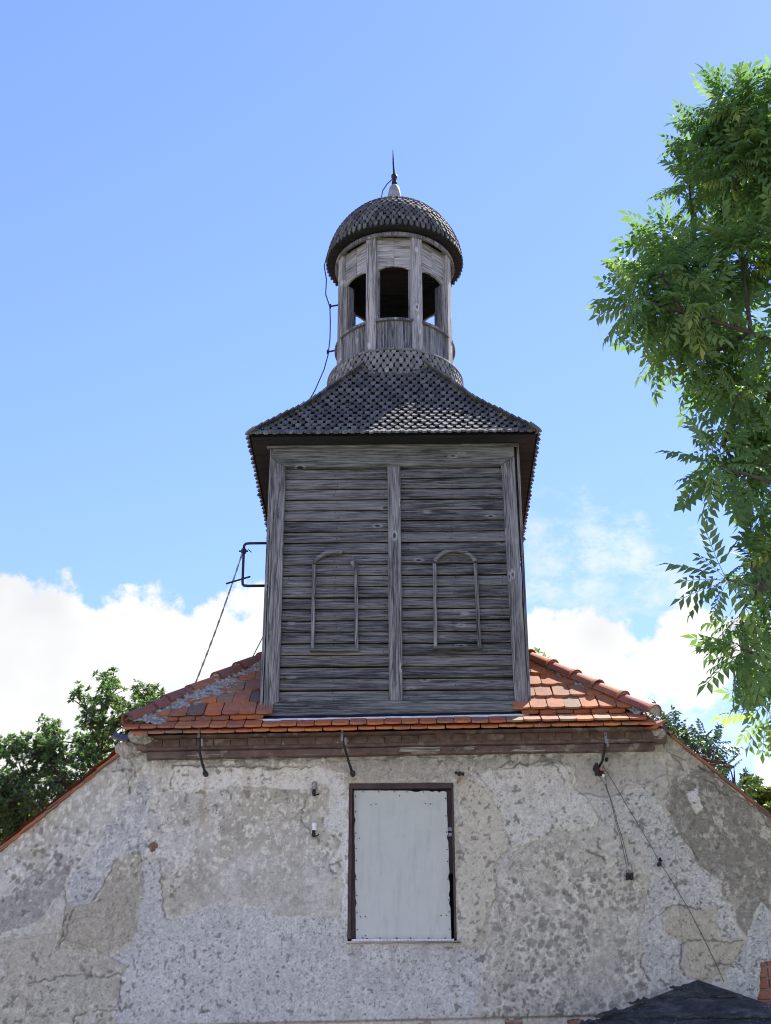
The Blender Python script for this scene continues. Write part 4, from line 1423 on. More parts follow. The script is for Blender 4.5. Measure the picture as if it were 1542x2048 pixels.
SH = [shingle_mesh(0.068, 0.135, s, 0.25 + 0.11 * s) for s in range(6)]
SHS = [shingle_mesh(0.068, 0.135, s + 40, 0.80 + 0.09 * s) for s in range(6)]  # skirt shingles: lighter tint puts the light they catch into the colour
SHD = []
for me_ in SH:
    co = np.zeros(len(me_.vertices) * 3, np.float32); me_.vertices.foreach_get('co', co)
    SHD.append((co.reshape(-1, 3), [tuple(p.vertices) for p in me_.polygons]))


class Cladding:
    """shingles joined into one part"""
    def __init__(self):
        self.v, self.f, self.t, self.n = [], [], [], 0

    def put(self, m4, k, tint):
        co, faces = SHD[k]
        a = np.array(m4)
        p = co @ a[:3, :3].T + a[:3, 3]
        self.v.append(p); self.t += [tint] * len(p)
        self.f += [tuple(i + self.n for i in f) for f in faces]
        self.n += len(p)

    def build(self, name, parent):
        me = bpy.data.meshes.new(name)
        me.from_pydata(np.vstack(self.v).tolist(), [], self.f)
        at_ = me.attributes.new('tint', 'FLOAT', 'POINT'); at_.data.foreach_set('value', self.t)
        me.materials.append(M['shingle']); me.update()
        return link(name, me, parent, 'stuff')


clad = Cladding()
singles = []
EXPO, SPW = 0.098, 0.0985
rs = random.Random(17)
for row in range(-1, 21):
    s = max(0, row) * EXPO
    i = inset_at(s) if row >= 0 else -0.02
    slope = math.atan2(prof_z(i + 0.02) - prof_z(max(0, i)), 0.02) if row >= 0 else math.atan2(0.325, 0.27)
    z = prof_z(max(0, i)) - (0.02 if row < 0 else 0)
    for face in range(4):
        half = (EHX if face % 2 == 0 else EHY) - i
        extra = 0.035 if face % 2 else 0.0
        if half <= 0.02:
            continue
        nrm = [Vector((0, -1, 0)), Vector((1, 0, 0)), Vector((0, 1, 0)), Vector((-1, 0, 0))][face]
        tang = Vector((-nrm.y, nrm.x, 0))
        updir = (-nrm * math.cos(slope) + Vector((0, 0, 1)) * math.sin(slope)).normalized()
        outn = tang.cross(updir).normalized()
        reach = (EHY if face % 2 == 0 else EHX) - i
        if face == 0:
            spots = [q * SPW + (SPW / 2 if row % 2 else 0) for q in range(-20, 20)]
            spots = [a for a in spots if abs(a) <= half - 0.02]
        else:                                     # the flanks are laid from the hips inwards
            e0 = half + extra - 0.03
            spots = [sg * (e0 - q * SPW) for q in range(int(e0 / SPW) + 1) for sg in (-1, 1)]
        for a in spots:
            p = Vector((TX, YC, 0)) + nrm * reach + tang * (a + rs.uniform(-.006, .006)) + Vector((0, 0, z)) + updir * (rs.uniform(-.010, .006) - (0.03 if rs.random() < 0.035 else 0)) + outn * 0.014
            # the round skirt swallows what lies inside it
            if math.hypot(p.x - TX, p.y - YC) < 0.885 and z > 10.6:
                continue
            yaw = rs.uniform(-0.06, 0.06) + (rs.uniform(-.2, .2) if rs.random() < 0.04 else 0)
            m4 = frame(tang, updir, outn, p) @ Matrix.Rotation(yaw, 4, 'Z') @ Matrix.Rotation(R(-9.5) + rs.uniform(-.03, .03), 4, 'X')
            k = rs.randrange(6)
            if face == 0 and row >= 3:
                singles.append((p.z, m4, k))
            else:
                clad.put(m4, k, 0.25 + 0.11 * k + rs.uniform(-.1, .2))
singles.sort(key=lambda e: -e[0])
for z, m4, k in singles[:240]:
    link('shingle', SH[k], tower, None, m4)
for z, m4, k in singles[240:]:
    clad.put(m4, k, 0.25 + 0.11 * k + rs.uniform(-.1, .2))

# ---- round skirt and drum of the lantern
SK = [(0.900, 10.45), (0.893, 10.70), (0.882, 10.95), (0.868, 11.15), (0.858, 11.27)]
mb = MB(); mb.lathe([(r - 0.015, z) for r, z in SK], 48, (TX, YC)); mb.build('skirt_boarding', M['wood_dark'], tower, fix=False)
near_skirt = []
for row in range(11):
    z = 10.47 + row * 0.072
    r = float(np.interp(z, [q[1] for q in SK], [q[0] for q in SK])) + 0.008
    n_ = 66
    for q in range(n_):
        a = 2 * PI * (q + (0.5 if row % 2 else 0)) / n_ + rs.uniform(-.006, .006)
        nrm = Vector((math.sin(a), -math.cos(a), 0)); tang = Vector((math.cos(a), math.sin(a), 0))
        updir = (Vector((0, 0, 1)) - nrm * 0.12).normalized(); outn = tang.cross(updir)
        p = Vector((TX, YC, z + rs.uniform(-.008, .008))) + nrm * r
        m4 = frame(tang, updir, outn, p) @ Matrix.Rotation(rs.uniform(-.05, .05), 4, 'Z') @ Matrix.Rotation(R(-7) + rs.uniform(-.03, .03), 4, 'X') @ Matrix.Scale(0.84, 4)
        k = rs.randrange(6)
        if row >= 7 and (a < 0.75 or a > 2 * PI - 0.75) and len(near_skirt) < 60:
            near_skirt.append(1)
            link('shingle', SHS[k], tower, None, m4)
        else:
            clad.put(m4, k, 0.85 + 0.09 * k + rs.uniform(-.1, .2))  # same lighter tint, painting the light on the skirt
mb = MB(); mb.lathe([(0.76, 11.262), (0.880, 11.262), (0.886, 11.272), (0.880, 11.292), (0.76, 11.315)], 64, (TX, YC)); mb.build('base_ring', M['wood_v'], tower, smooth=False)

DR, DZ0, DZ1 = 0.765, 11.29, 13.15


def at_angle(phi):
    return frame(Vector((math.cos(phi), math.sin(phi), 0)), Vector((-math.sin(phi), math.cos(phi), 0)), Vector((0, 0, 1)), (TX, YC, 0))


post = None
for k in range(8):
    m4 = at_angle(R(22.5 + 45 * k))
    if post is None:
        b = MB(); b.box(-0.070, 0.070, -0.036, 0.05, -(DZ1 - DZ0) / 2, (DZ1 - DZ0) / 2)
        post = b.mesh('lantern_post', M['wood_pale_v'])
        bm = bmesh.new(); bm.from_mesh(post); bmesh.ops.bevel(bm, geom=bm.edges[:], offset=0.006, segments=1, affect='EDGES'); bm.to_mesh(post); bm.free()
    link('lantern_post', post, tower, None, m4 @ Matrix.Translation((0, -DR + 0.02, (DZ0 + DZ1) / 2)))
CH = DR * math.cos(R(22.5))              # distance of a bay from the axis
bay_board, sp_l, sp_r, sill_me, jamb_me = None, None, None, None, None
HB_ = 0.226                              # half width of a bay between the posts


def mesh_of(b, name, mat, bev=0.0):
    me = b.mesh(name, mat)
    bm = bmesh.new(); bm.from_mesh(me); bmesh.ops.recalc_face_normals(bm, faces=bm.faces)
    if bev:
        bmesh.ops.bevel(bm, geom=bm.edges[:], offset=bev, segments=1, affect='EDGES')
    bm.to_mesh(me); bm.free()
    return me


low_me = []
for q in range(4):
    b = MB(); b.box(-0.0605, 0.0605, -0.014, 0.014, -0.25, 0.215); low_me.append(mesh_of(b, 'parapet_board', M['wood_v'], 0.004))
spand = []
for sgn in (-1, 1):
    b = MB()
    arcp = [(sgn * HB_ * t, -0.275 + 0.085 * (1 - (t ** 2.4))) for t in [1 - k / 8 for k in range(9)]]
    arcp[-1] = (sgn * 0.002, arcp[-1][1])
    pts = arcp + [(sgn * 0.002, 0.255), (sgn * HB_, 0.255)]
    if sgn > 0:
        pts = pts[::-1]
    b.prism(pts, -0.014, 0.014); spand.append(mesh_of(b, 'spandrel_board', M['wood_pale_h']))
b = MB()
o_, i_ = [], []
for k in range(11):
    a = R(-18.2) + R(36.4) * k / 10
    o_.append((0.792 * math.sin(a), -0.792 * math.cos(a))); i_.append((0.64 * math.sin(a), -0.64 * math.cos(a)))
pts = o_ + i_[::-1]
n = len(pts)
b.add([(x, y, -0.016) for x, y in pts] + [(x, y, 0.016) for x, y in pts], [tuple(range(n - 1, -1, -1)), tuple(range(n, 2 * n))] + [(k, (k + 1) % n, (k + 1) % n + n, k + n) for k in range(n)])
sill_me = mesh_of(b, 'lantern_sill', M['wood_v'])
b = MB(); b.box(-0.024, 0.024, -0.05, 0.05, -0.40, 0.40); jamb_me = mesh_of(b, 'jamb', M['wood_v'], 0.003)
rl = random.Random(6)
for k in range(8):
    m4 = at_angle(R(45 * k))
    for q in range(4):
        a = R(-14.2 + 9.45 * q)
        link('parapet_board', low_me[q], tower, None, at_angle(R(45 * k) + a) @ Matrix.Translation((0, -0.742 + rl.uniform(-.005, .003), 11.555)) @ Matrix.Rotation(rl.uniform(-.012, .012), 4, 'Y'))
    link('lantern_sill', sill_me, tower, None, m4 @ Matrix.Translation((0, 0, 11.785)))
    for s_ in range(2):
        link('spandrel_board', spand[s_], tower, None, m4 @ Matrix.Translation((0, -CH + 0.022 + 0.004 * s_, 12.852)))
    for sx in (-1, 1):
        link('jamb', jamb_me, tower, None, m4 @ Matrix.Translation((sx * (HB_ - 0.020), -CH + 0.09, 12.20)))
mb = MB(); mb.lathe([(0.695, 11.36), (0.695, 11.775)], 32, (TX, YC)); mb.build('parapet_shade_lining', M['wood_dark'], tower, fix=False)  # added near-black lining, darkens the lantern inside and closes board gaps
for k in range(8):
    b = MB(); b.box(-HB_, HB_, -CH + 0.045, -CH + 0.06, 12.66, 13.15, at_angle(R(45 * k))); b.build('spandrel_shade_plate', M['wood_dark'], tower)  # added near-black plates that put shade into the lantern heads
# head ring, eaves of the dome, ceiling
mb = MB(); mb.lathe([(0.770, 13.075), (0.803, 13.075), (0.808, 13.085), (0.803, 13.130), (0.770, 13.130), (0.770, 13.075)], 64, (TX, YC)); mb.build('head_ring', M['wood_v'], tower)
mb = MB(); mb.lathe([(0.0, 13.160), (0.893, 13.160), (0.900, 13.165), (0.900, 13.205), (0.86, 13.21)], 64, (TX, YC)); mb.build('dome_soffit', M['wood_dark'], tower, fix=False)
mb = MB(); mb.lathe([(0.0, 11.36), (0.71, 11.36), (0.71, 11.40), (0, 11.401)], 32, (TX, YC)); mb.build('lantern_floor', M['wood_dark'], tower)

DOME = [(0.905, 13.175), (0.900, 13.25), (0.868, 13.40), (0.805, 13.56), (0.715, 13.71), (0.60, 13.845), (0.46, 13.96), (0.30, 14.055), (0.15, 14.12), (0.085, 14.15)]
mb = MB(); mb.lathe([(r - 0.012, z) for r, z in DOME] + [(0.0, 14.16)], 64, (TX, YC)); mb.build('dome_boarding', M['wood_dark'], tower, fix=False)
da = [0.0]
for (r0_, z0_), (r1_, z1_) in zip(DOME, DOME[1:]):
    da.append(da[-1] + math.hypot(r1_ - r0_, z1_ - z0_))
dome_single = []
row = 0
while row * 0.068 < da[-1] - 0.02:
    s = row * 0.068
    r = float(np.interp(s, da, [q[0] for q in DOME])); z = float(np.interp(s, da, [q[1] for q in DOME]))
    r2_ = float(np.interp(s + 0.05, da, [q[0] for q in DOME])); z2_ = float(np.interp(s + 0.05, da, [q[1] for q in DOME]))
    if row == 0:
        z -= 0.02
    n_ = max(8, int(round(2 * PI * r / 0.078)))
    for q in range(n_):
        a = 2 * PI * (q + (0.5 if row % 2 else 0)) / n_ + rs.uniform(-.01, .01)
        nrm = Vector((math.sin(a), -math.cos(a), 0)); tang = Vector((math.cos(a), math.sin(a), 0))
        updir = (nrm * (r2_ - r) + Vector((0, 0, z2_ - z))).normalized(); outn = tang.cross(updir)
        p = Vector((TX, YC, z)) + nrm * (r + 0.006) + outn * 0.004
        m4 = frame(tang, updir, outn, p) @ Matrix.Rotation(rs.uniform(-.06, .06), 4, 'Z') @ Matrix.Rotation(R(-9) + rs.uniform(-.04, .04), 4, 'X') @ Matrix.Scale(0.80, 4)
        k = rs.randrange(6)
        clad.put(m4, k, 0.15 + 0.11 * k + rs.uniform(-.1, .2))
    row += 1
clad.build('shingle_cladding', tower)
mb = MB(); mb.lathe([(0.095, 14.10), (0.092, 14.36), (0.084, 14.42), (0.070, 14.49), (0.045, 14.535), (0.02, 14.56), (0.0, 14.565)], 24, (TX, YC)); mb.build('finial_cap', M['cap_metal'], tower, smooth=True)

# ---- lightning rod and its wire
rod = thing('lightning_rod', 'thin black lightning rod standing on the pale cap of the shingled dome', 'lightning rod', (TX, YC, 14.55))
mb = MB(); mb.tube([(TX, YC, 14.55), (TX, YC, 14.70), (TX - 0.012, YC, 14.95), (TX - 0.018, YC, 15.18)], [0.020, 0.018, 0.014, 0.006], 8); mb.build('spike', M['iron'], rod)
mb = MB(); mb.lathe([(0.0, 14.56), (0.040, 14.565), (0.036, 14.60), (0.028, 14.64), (0.042, 14.68), (0.044, 14.72), (0.0, 14.725)], 12, (TX, YC)); mb.build('collar', M['iron'], rod, smooth=True)
wire = thing('lightning_conductor', 'thin dark conductor wire running from the dome down the left side of the lantern', 'wire', (TX - 0.9, YC, 10.4))
pts = [(TX - 0.03, YC - 0.04, 14.62), (TX - 0.10, YC - 0.06, 14.52), (TX - 0.16, YC - 0.07, 14.40), (TX - 0.20, YC - 0.07, 14.16), (TX - 0.40, YC - 0.05, 14.05), (TX - 0.70, YC, 13.80), (TX - 0.90, YC, 13.45), (TX - 0.955, YC, 13.18), (TX - 0.92, YC - 0.02, 12.95), (TX - 0.925, YC - 0.02, 12.70), (TX - 0.865, YC - 0.02, 12.50),
       (TX - 0.855, YC - 0.02, 12.25), (TX - 0.855, YC - 0.02, 12.0), (TX - 0.875, YC - 0.02, 11.75), (TX - 0.92, YC - 0.06, 11.50), (TX - 1.02, YC - 0.2, 11.10), (TX - 1.09, YC - 0.5, 10.72), (TX - 1.14, YC - 0.72, 10.42), (TX - 1.13, YC - 0.74, 10.28)]
mb = MB(); mb.tube(pts, 0.0085, 6); mb.build('wire_strand', M['cable'], wire)
for z, x0, x1 in ((12.51, -0.70, -0.875), (11.79, -0.76, -0.895)):
    mb = MB(); mb.tube([(TX + x0, YC - 0.02, z + 0.03), (TX + x1, YC - 0.02, z - 0.005)], 0.012, 6); mb.tube([(TX + x1 + 0.015, YC - 0.02, z - 0.03), (TX + x1 + 0.015, YC - 0.02, z + 0.03)], 0.014, 6); mb.build('wire_clip', M['iron'], wire)

# ---- bent pipe mast bracket on the left flank, rod and guy wires
YB = 14.32
br = thing('pipe_bracket', 'bent black pipe bracket standing out from the left side of the tower', 'bracket', (-1.58, YB, 7.8))
pp = [(-1.55, 8.335), (-1.79, 8.335), (-1.83, 8.33), (-1.845, 8.31), (-1.848, 8.28), (-1.845, 7.88), (-1.842, 7.84), (-1.828, 7.825), (-1.79, 7.82), (-1.55, 7.82)]
mb = MB(); mb.tube([(x, YB, z) for x, z in pp], 0.0155, 8); mb.build('pipe', M['iron'], br, smooth=True)
mb = MB(); mb.tube([(-1.848, YB, 8.215), (-1.848, YB, 8.265)], 0.028, 8); mb.tube([(-1.90, YB, 8.24), (-1.80, YB, 8.24)], 0.010, 6); mb.tube([(-1.80, YB, 8.262), (-1.76, YB, 8.225)], 0.005, 5); mb.build('clamp', M['iron'], br)
mb = MB(); mb.tube([(-2.020, YB - 0.03, 7.835), (-1.765, YB + 0.03, 7.945)], 0.010, 6); mb.build('cross_rod', M['iron'], br)
mb = MB(); mb.tube([(-1.585, YB, 7.755), (-1.585, YB, 7.79)], 0.016, 6); mb.tube([(-1.60, YB, 8.41), (-1.57, YB, 8.40)], 0.014, 6); mb.build('bolt', M['iron'], br)
guy = MB()
A_, B_ = Vector((-1.858, YB, 8.235)), Vector((-2.33, 14.50, 6.74))
for s_ in (-1, 1):
    guy.tube([A_.lerp(B_, t) + Vector((s_ * 0.006 * math.sin(t * 40), 0, -0.05 * math.sin(PI * t))) for t in [k / 24 for k in range(25)]], 0.006, 5)
tag(guy.build('guy_wire', M['rope'], None), 'twisted guy wire slanting from the pipe bracket down to the left hip tiles', 'wire')
guy2 = MB(); guy2.tube([(-1.62, 15.3, 7.80), (-1.84, 15.3, 7.30)], 0.006, 5)
tag(guy2.build('guy_wire', M['rope'], None), 'short thin wire running behind the tower foot to the left roof edge', 'wire')

# ================================================================== FITTINGS ON THE WALL
def hook(label, pts, knob, clip=True):
    t = thing('iron_hook', label, 'hook', knob, 'iron hooks below the eaves')
    b = MB(); b.tube(pts, [0.010] * 2 + [0.013] * (len(pts) - 2), 7); b.build('rod', M['iron'], t, smooth=True)
    b = MB(); b.tube([Vector(knob) + Vector((0, -0.04, 0)), Vector(knob) + Vector((0, 0.04, 0))], [0.028, 0.026], 8); b.build('wall_knob', M['iron'], t)
    if clip:
        p, q = Vector(pts[0]), Vector(pts[1])
        b = MB()
        b.box(p.x - 0.012, p.x + 0.012, p.y - 0.006, p.y + 0.006, p.z - 0.09, p.z + 0.02)
        b.build('clip', M['zinc'], t)
        b = MB(); b.tube([q + Vector((0.02, -0.02, 0.035)), q + Vector((0.025, -0.02, -0.04))], [0.013, 0.010], 8); b.build('ferrule', M['zinc'], t)


hook('black iron hook under the left end of the eaves with a rusty stain below', [(-2.150, 13.83, 6.04), (-2.135, 13.86, 5.90), (-2.145, 13.93, 5.83), (-2.130, 14.05, 5.74), (-2.108, 14.17, 5.672)], (-2.106, 14.17, 5.668))
hook('black iron hook from the middle of the eaves to the left corner of the hatch', [(-0.705, 13.86, 6.0), (-0.690, 13.88, 5.91), (-0.675, 13.95, 5.85), (-0.640, 14.06, 5.75), (-0.608, 14.17, 5.668)], (-0.604, 14.17, 5.662))
hook('black iron hook near the right end of the eaves carrying the wall wires', [(1.945, 13.86, 5.965), (1.938, 13.88, 5.88), (1.935, 13.96, 5.82), (1.925, 14.08, 5.755), (1.885, 14.15, 5.70)], (1.862, 14.16, 5.705))
blk = thing('wire_bracket', 'rusty block with wires under the right hook of the wall', 'bracket', (1.89, 14.15, 5.66))
b = MB(); b.box(1.855, 1.885, 14.10, 14.21, 5.64, 5.745); b.box(1.886, 1.935, 14.12, 14.20, 5.632, 5.66); b.build('plate', M['iron'], blk)
b = MB(); b.tube([(1.915, 14.11, 5.685), (1.915, 14.19, 5.685)], 0.022, 8); b.build('insulator', simple('rusty_ceramic', (0.30, 0.14, 0.09), 0.6), blk)
b = MB(); b.tube([(1.93, 14.11, 5.615), (1.93, 14.17, 5.62)], 0.014, 8); b.build('bead', M['ceramic'], blk)


def cable(label, pts, rad, mat='cable', name='cable'):
    """thin cable with slack between the given points"""
    out_ = []
    for a, b_ in zip(pts, pts[1:]):
        a, b_ = Vector(a), Vector(b_)
        for k in range(10):
            t = k / 10
            out_.append(a.lerp(b_, t) + Vector((0.012 * math.sin(PI * t), 0, -0.012 * math.sin(PI * t))))
    out_.append(Vector(pts[-1]))
    b_ = MB(); b_.tube(out_, rad, 5)
    return tag(b_.build(name, M[mat], None, smooth=True), label, 'cable')


cable('longest thin cable crossing the wall from the right hook down to the black porch roof', [(1.935, 14.14, 5.72), (2.14, 14.165, 5.34), (2.43, 14.170, 4.76), (2.70, 14.170, 4.24), (2.945, 14.170, 3.62)], 0.0036)
cable('left one of the twin cables hanging from the right hook to the black clamp', [(1.875, 14.13, 5.635), (1.95, 14.16, 5.52), (2.02, 14.17, 5.2), (2.10, 14.17, 4.72)], 0.0032)
cable('right one of the twin cables hanging from the right hook to the black clamp', [(1.925, 14.12, 5.70), (1.955, 14.15, 5.52), (2.035, 14.17, 5.18), (2.125, 14.17, 4.72)], 0.0032)
cl = thing('cable_clamp', 'black clamp block on the wall where the twin cables end', 'clamp', (2.125, 14.17, 4.61))
b = MB(); b.box(2.092, 2.118, 14.13, 14.20, 4.585, 4.645); b.box(2.119, 2.132, 14.14, 14.20, 4.592, 4.635); b.box(2.133, 2.158, 14.13, 14.20, 4.585, 4.645); b.build('block', M['iron'], cl)
b = MB(); b.tube([(2.104, 14.14, 4.64), (2.098, 14.15, 4.735), (2.125, 14.15, 4.752)], 0.006, 6); b.tube([(2.148, 14.14, 4.64), (2.150, 14.15, 4.725), (2.125, 14.15, 4.752)], 0.006, 6); b.build('loop', M['ceramic_dark'], cl)
cl = thing('cable_staple', 'small black staple holding the longest cable halfway down the wall', 'staple', (2.43, 14.17, 4.755))
b = MB(); b.tube([(2.425, 14.20, 4.735), (2.425, 14.13, 4.735)], 0.020, 7); b.build('peg', M['iron'], cl)
b = MB(); b.tube([(2.435, 14.20, 4.775), (2.435, 14.14, 4.785)], 0.012, 6); b.tube([(2.452, 14.19, 4.77), (2.452, 14.15, 4.77)], 0.008, 6); b.build('nail', M['iron'], cl)


def insulator(label, x, z, mat, hang):
    t = thing('insulator', label, 'insulator', (x, 14.15, z), 'insulators left of the hatch')
    b = MB()
    b.lathe([(0.0, z + 0.068), (0.022, z + 0.066), (0.030, z + 0.050), (0.026, z + 0.034), (0.018, z + 0.026), (0.024, z + 0.016), (0.026, z - 0.002), (0.018, z - 0.012), (0.0, z - 0.014)], 14, (x, 14.12))
    b.build('bell', M[mat], t, smooth=True)
    b = MB(); b.tube([(x - 0.004, 14.12, z - 0.012), (x - 0.006, 14.12, z - 0.05), (x - 0.006, 14.13, z - 0.075)], [0.017, 0.020, 0.011], 8)
    b.tube([(x + 0.004, 14.12, z - 0.07), (x + 0.035, 14.15, z - 0.055), (x + 0.04, 14.21, z - 0.03)], 0.007, 6)
    b.build('hook', M['iron'], t, smooth=True)
    return t


insulator('white porcelain insulator on a black hook left of the hatch, lower of two', -0.982, 5.085, 'ceramic', True)
insulator('grimy grey insulator with black tip left of the hatch, upper of two', -0.988, 5.50, 'ceramic_dark', True)
for lab, x, z, r in (('black bolt end in the grey plaster beside the right hook', 1.985, 5.807, 0.020), ('leftmost of three rusty bolt stubs right of the hatch top', 0.445, 5.672, 0.016), ('middle one of three rusty bolt stubs right of the hatch top', 0.478, 5.662, 0.026), ('rightmost of three rusty bolt stubs right of the hatch top', 0.515, 5.660, 0.018)):
    b = MB(); b.tube([(x, 14.215, z), (x, 14.172, z)], [r, r * 0.85], 8)
    tag(b.build('bolt', M['iron'], None), lab, 'bolt', 'bolts left in the wall')

# ================================================================== PORCH ROOF
porch = thing('porch', 'tar felt porch roof with a peaked top leaning on the wall at the lower right', 'porch', (2.70, 13.5, 0))
ap = Vector((2.695, 14.165, 3.640)); fl, fr_ = Vector((0.99, 12.9, 2.925)), Vector((4.015, 12.9, 2.925))
bl_, br_ = Vector((0.99, 14.165, 2.925)), Vector((4.015, 14.165, 2.925))
def hump(a, b_, c, n=26, seed=1):
    """felt laid over a triangle, wrinkled"""
    r = np.random.default_rng(seed)
    b = MB(); ids = {}
    V_, F_ = [], []
    nn = (b_ - a).cross(c - a).normalized()
    if nn.z < 0:
        nn = -nn
    for i in range(n + 1):
        for j in range(n + 1 - i):
            p = a + (b_ - a) * (i / n) + (c - a) * (j / n)
            k = 0.0 if (i == 0 or j == 0 or i + j == n) else 0.030 * (float(fbm(np.array([p.x * 1.0 + 20]), np.array([p.y + p.z + 20]), 0.16, 3, 70 + seed)[0]) - 0.5)
            ids[(i, j)] = len(V_); V_.append(tuple(p + nn * k))
    for i in range(n):
        for j in range(n - i):
            F_.append((ids[(i, j)], ids[(i + 1, j)], ids[(i, j + 1)]))
            if i + j < n - 1:
                F_.append((ids[(i + 1, j)], ids[(i + 1, j + 1)], ids[(i, j + 1)]))
    return b.add(V_, F_)
hump(ap, fl, fr_, 40, 1).build('felt_sheet', M['felt'], porch, smooth=True)
hump(ap, bl_, fl, 14, 2).build('felt_sheet', M['felt'], porch, smooth=True)
hump(ap, fr_, br_, 14, 3).build('felt_sheet', M['felt'], porch, smooth=True)
b = MB()
pl = [(0.95, 14.16), (0.95, 12.86), (4.055, 12.86), (4.055, 14.16)]
b.add([(x, y, 2.80) for x, y in pl] + [(x, y, 2.918) for x, y in pl], [(0, 1, 2, 3), (7, 6, 5, 4), (0, 4, 5, 1), (1, 5, 6, 2), (2, 6, 7, 3)])
b.build('eaves_board', M['paint'], porch)
for x0, x1 in ((1.08, 1.25), (3.76, 3.93)):
    b = MB(); b.box(x0, x1, 13.0, 14.16, 0, 2.798); b.build('porch_wall', M['mortar_dark'], porch)
b = MB(); b.box(1.26, 2.0, 13.0, 13.1, 0, 2.798); b.box(3.0, 3.75, 13.0, 13.1, 0, 2.798); b.box(2.001, 2.999, 13.0, 13.1, 2.1, 2.798); b.build('porch_wall', M['mortar_dark'], porch)
b = MB(); b.box(2.003, 2.997, 13.03, 13.08, 0.02, 2.098); dr = b.build('door', M['frame'], porch)
b = MB(); b.tube([(2.10, 12.97, 1.05), (2.10, 13.03, 1.05)], 0.018, 8); b.build('handle', M['zinc'], dr)
# lapped joints of the felt
for t, off in ((0.30, 0.010), (0.62, -0.012)):
    b = MB(); nn = (fl - ap).cross(fr_ - ap).normalized(); nn = nn if nn.z > 0 else -nn
    dn_ = ((fl + fr_) / 2 - ap).normalized()
    V_ = []
    for k in range(31):
        q = ap.lerp(fl, t).lerp(ap.lerp(fr_, t), 0.10 + 0.82 * k / 30) + dn_ * (off * math.sin(k * 0.9) + 0.006 * math.sin(k * 2.3))
        e_ = min(1, k / 3, (30 - k) / 3)
        V_ += [q + nn * 0.004, q + nn * (0.005 + 0.013 * e_), q + nn * (0.004 + 0.010 * e_) - dn_ * 0.09, q - dn_ * 0.095 + nn * 0.002]
    b.add(V_, [(4 * k + a, 4 * k + 4 + a, 4 * k + 5 + a, 4 * k + 1 + a) for k in range(30) for a in range(3)])
    b.build('felt_lap', M['felt'], porch, fix=False)
# flaps of torn felt along the left edge
for t, ln, seed in ((0.35, 0.22, 1), (0.52, 0.30, 2), (0.68, 0.26, 3), (0.15, 0.10, 4), (0.84, 0.3, 5)):
    p = ap.lerp(fl, t)
    r = random.Random(seed)
    b = MB(); nn = Vector((0, -0.55, 0.83)); d = (fl - ap).normalized(); s_ = Vector((1, 0, 0))
    V_ = []
    for i in range(7):
        for j in range(4):
            q = p + d * (ln * i / 6) + s_ * (j * 0.04 * (0.6 + 0.6 * r.random())) + nn * (0.022 + 0.03 * r.random() * (1 if j in (0, 3) else 0.3))
            V_.append(q)
    b.add(V_, [(i * 4 + j, i * 4 + 4 + j, i * 4 + 5 + j, i * 4 + 1 + j) for i in range(6) for j in range(3)])
    b.build('torn_felt', M['felt'], porch, fix=False)

# ================================================================== TREES
ASH_CLUSTERS =  [(2.54, 9.53, 10.29, 0.3), (2.82, 9.34, 9.98, 0.32), (2.42, 9.75, 9.99, 0.26), (2.66, 9.42, 9.53, 0.33), (2.97, 9.29, 9.58, 0.29), (2.28, 9.76, 9.61, 0.17), (2.74, 10.49, 10.09, 0.3), (3.01, 10.32, 9.72, 0.36), (2.15, 10.27, 9.45, 0.22), (1.92, 9.51, 8.49, 0.22), (2.36, 9.95, 8.91, 0.3), (2.6, 9.59, 8.69, 0.29), (2.91, 9.44, 8.78, 0.28), (1.71, 9.35, 8.14, 0.17), (2.05, 9.5, 8.14, 0.3), (2.62, 10.5, 8.82, 0.26), (2.08, 10.36, 8.37, 0.21), (2.4, 10.33, 8.2, 0.28), (2.73, 10.32, 8.14, 0.25), (2.83, 9.47, 7.92, 0.16), (2.44, 9.63, 7.45, 0.18), (2.79, 10.08, 7.64, 0.25), (2.42, 10.22, 7.31, 0.18), (2.74, 10.4, 7.35, 0.25), (2.98, 10.43, 7.56, 0.25), (2.15, 9.32, 6.64, 0.13), (2.47, 10.05, 6.94, 0.14), (2.84, 10.14, 6.94, 0.16), (2.67, 9.91, 6.51, 0.17), (2.6, 9.45, 6.04, 0.16), (2.42, 9.86, 6.07, 0.19), (2.12, 9.33, 5.73, 0.14), (2.72, 10.51, 6.23, 0.22), (2.78, 10.41, 5.92, 0.18), (2.33, 9.97, 5.72, 0.11), (2.23, 9.62, 5.31, 0.16), (2.64, 10.47, 5.59, 0.19), (2.61, 10.0, 5.2, 0.15), (2.58, 10.44, 5.17, 0.1), (2.67, 10.39, 5.02, 0.11), (2.6, 9.91, 4.56, 0.07)]
LIME_CLUSTERS =  [(-5.92, 26.24, 10.97, 0.27), (-5.28, 26.8, 10.85, 0.3), (-6.4, 26.29, 10.74, 0.18), (-4.68, 25.48, 10.3, 0.21), (-5.44, 25.92, 10.0, 0.57), (-6.53, 27.44, 10.09, 0.5), (-6.92, 25.13, 9.19, 0.5), (-6.38, 25.14, 8.72, 0.72), (-5.92, 26.88, 9.51, 0.53), (-7.48, 25.84, 8.83, 0.56), (-7.23, 26.6, 8.27, 0.66), (-6.18, 26.41, 8.7, 0.57), (-7.67, 26.03, 9.66, 0.24), (-7.3, 27.99, 10.47, 0.36), (-7.92, 25.59, 8.48, 0.73), (-5.13, 26.24, 10.2, 0.38), (-7.96, 25.61, 9.43, 0.37)]
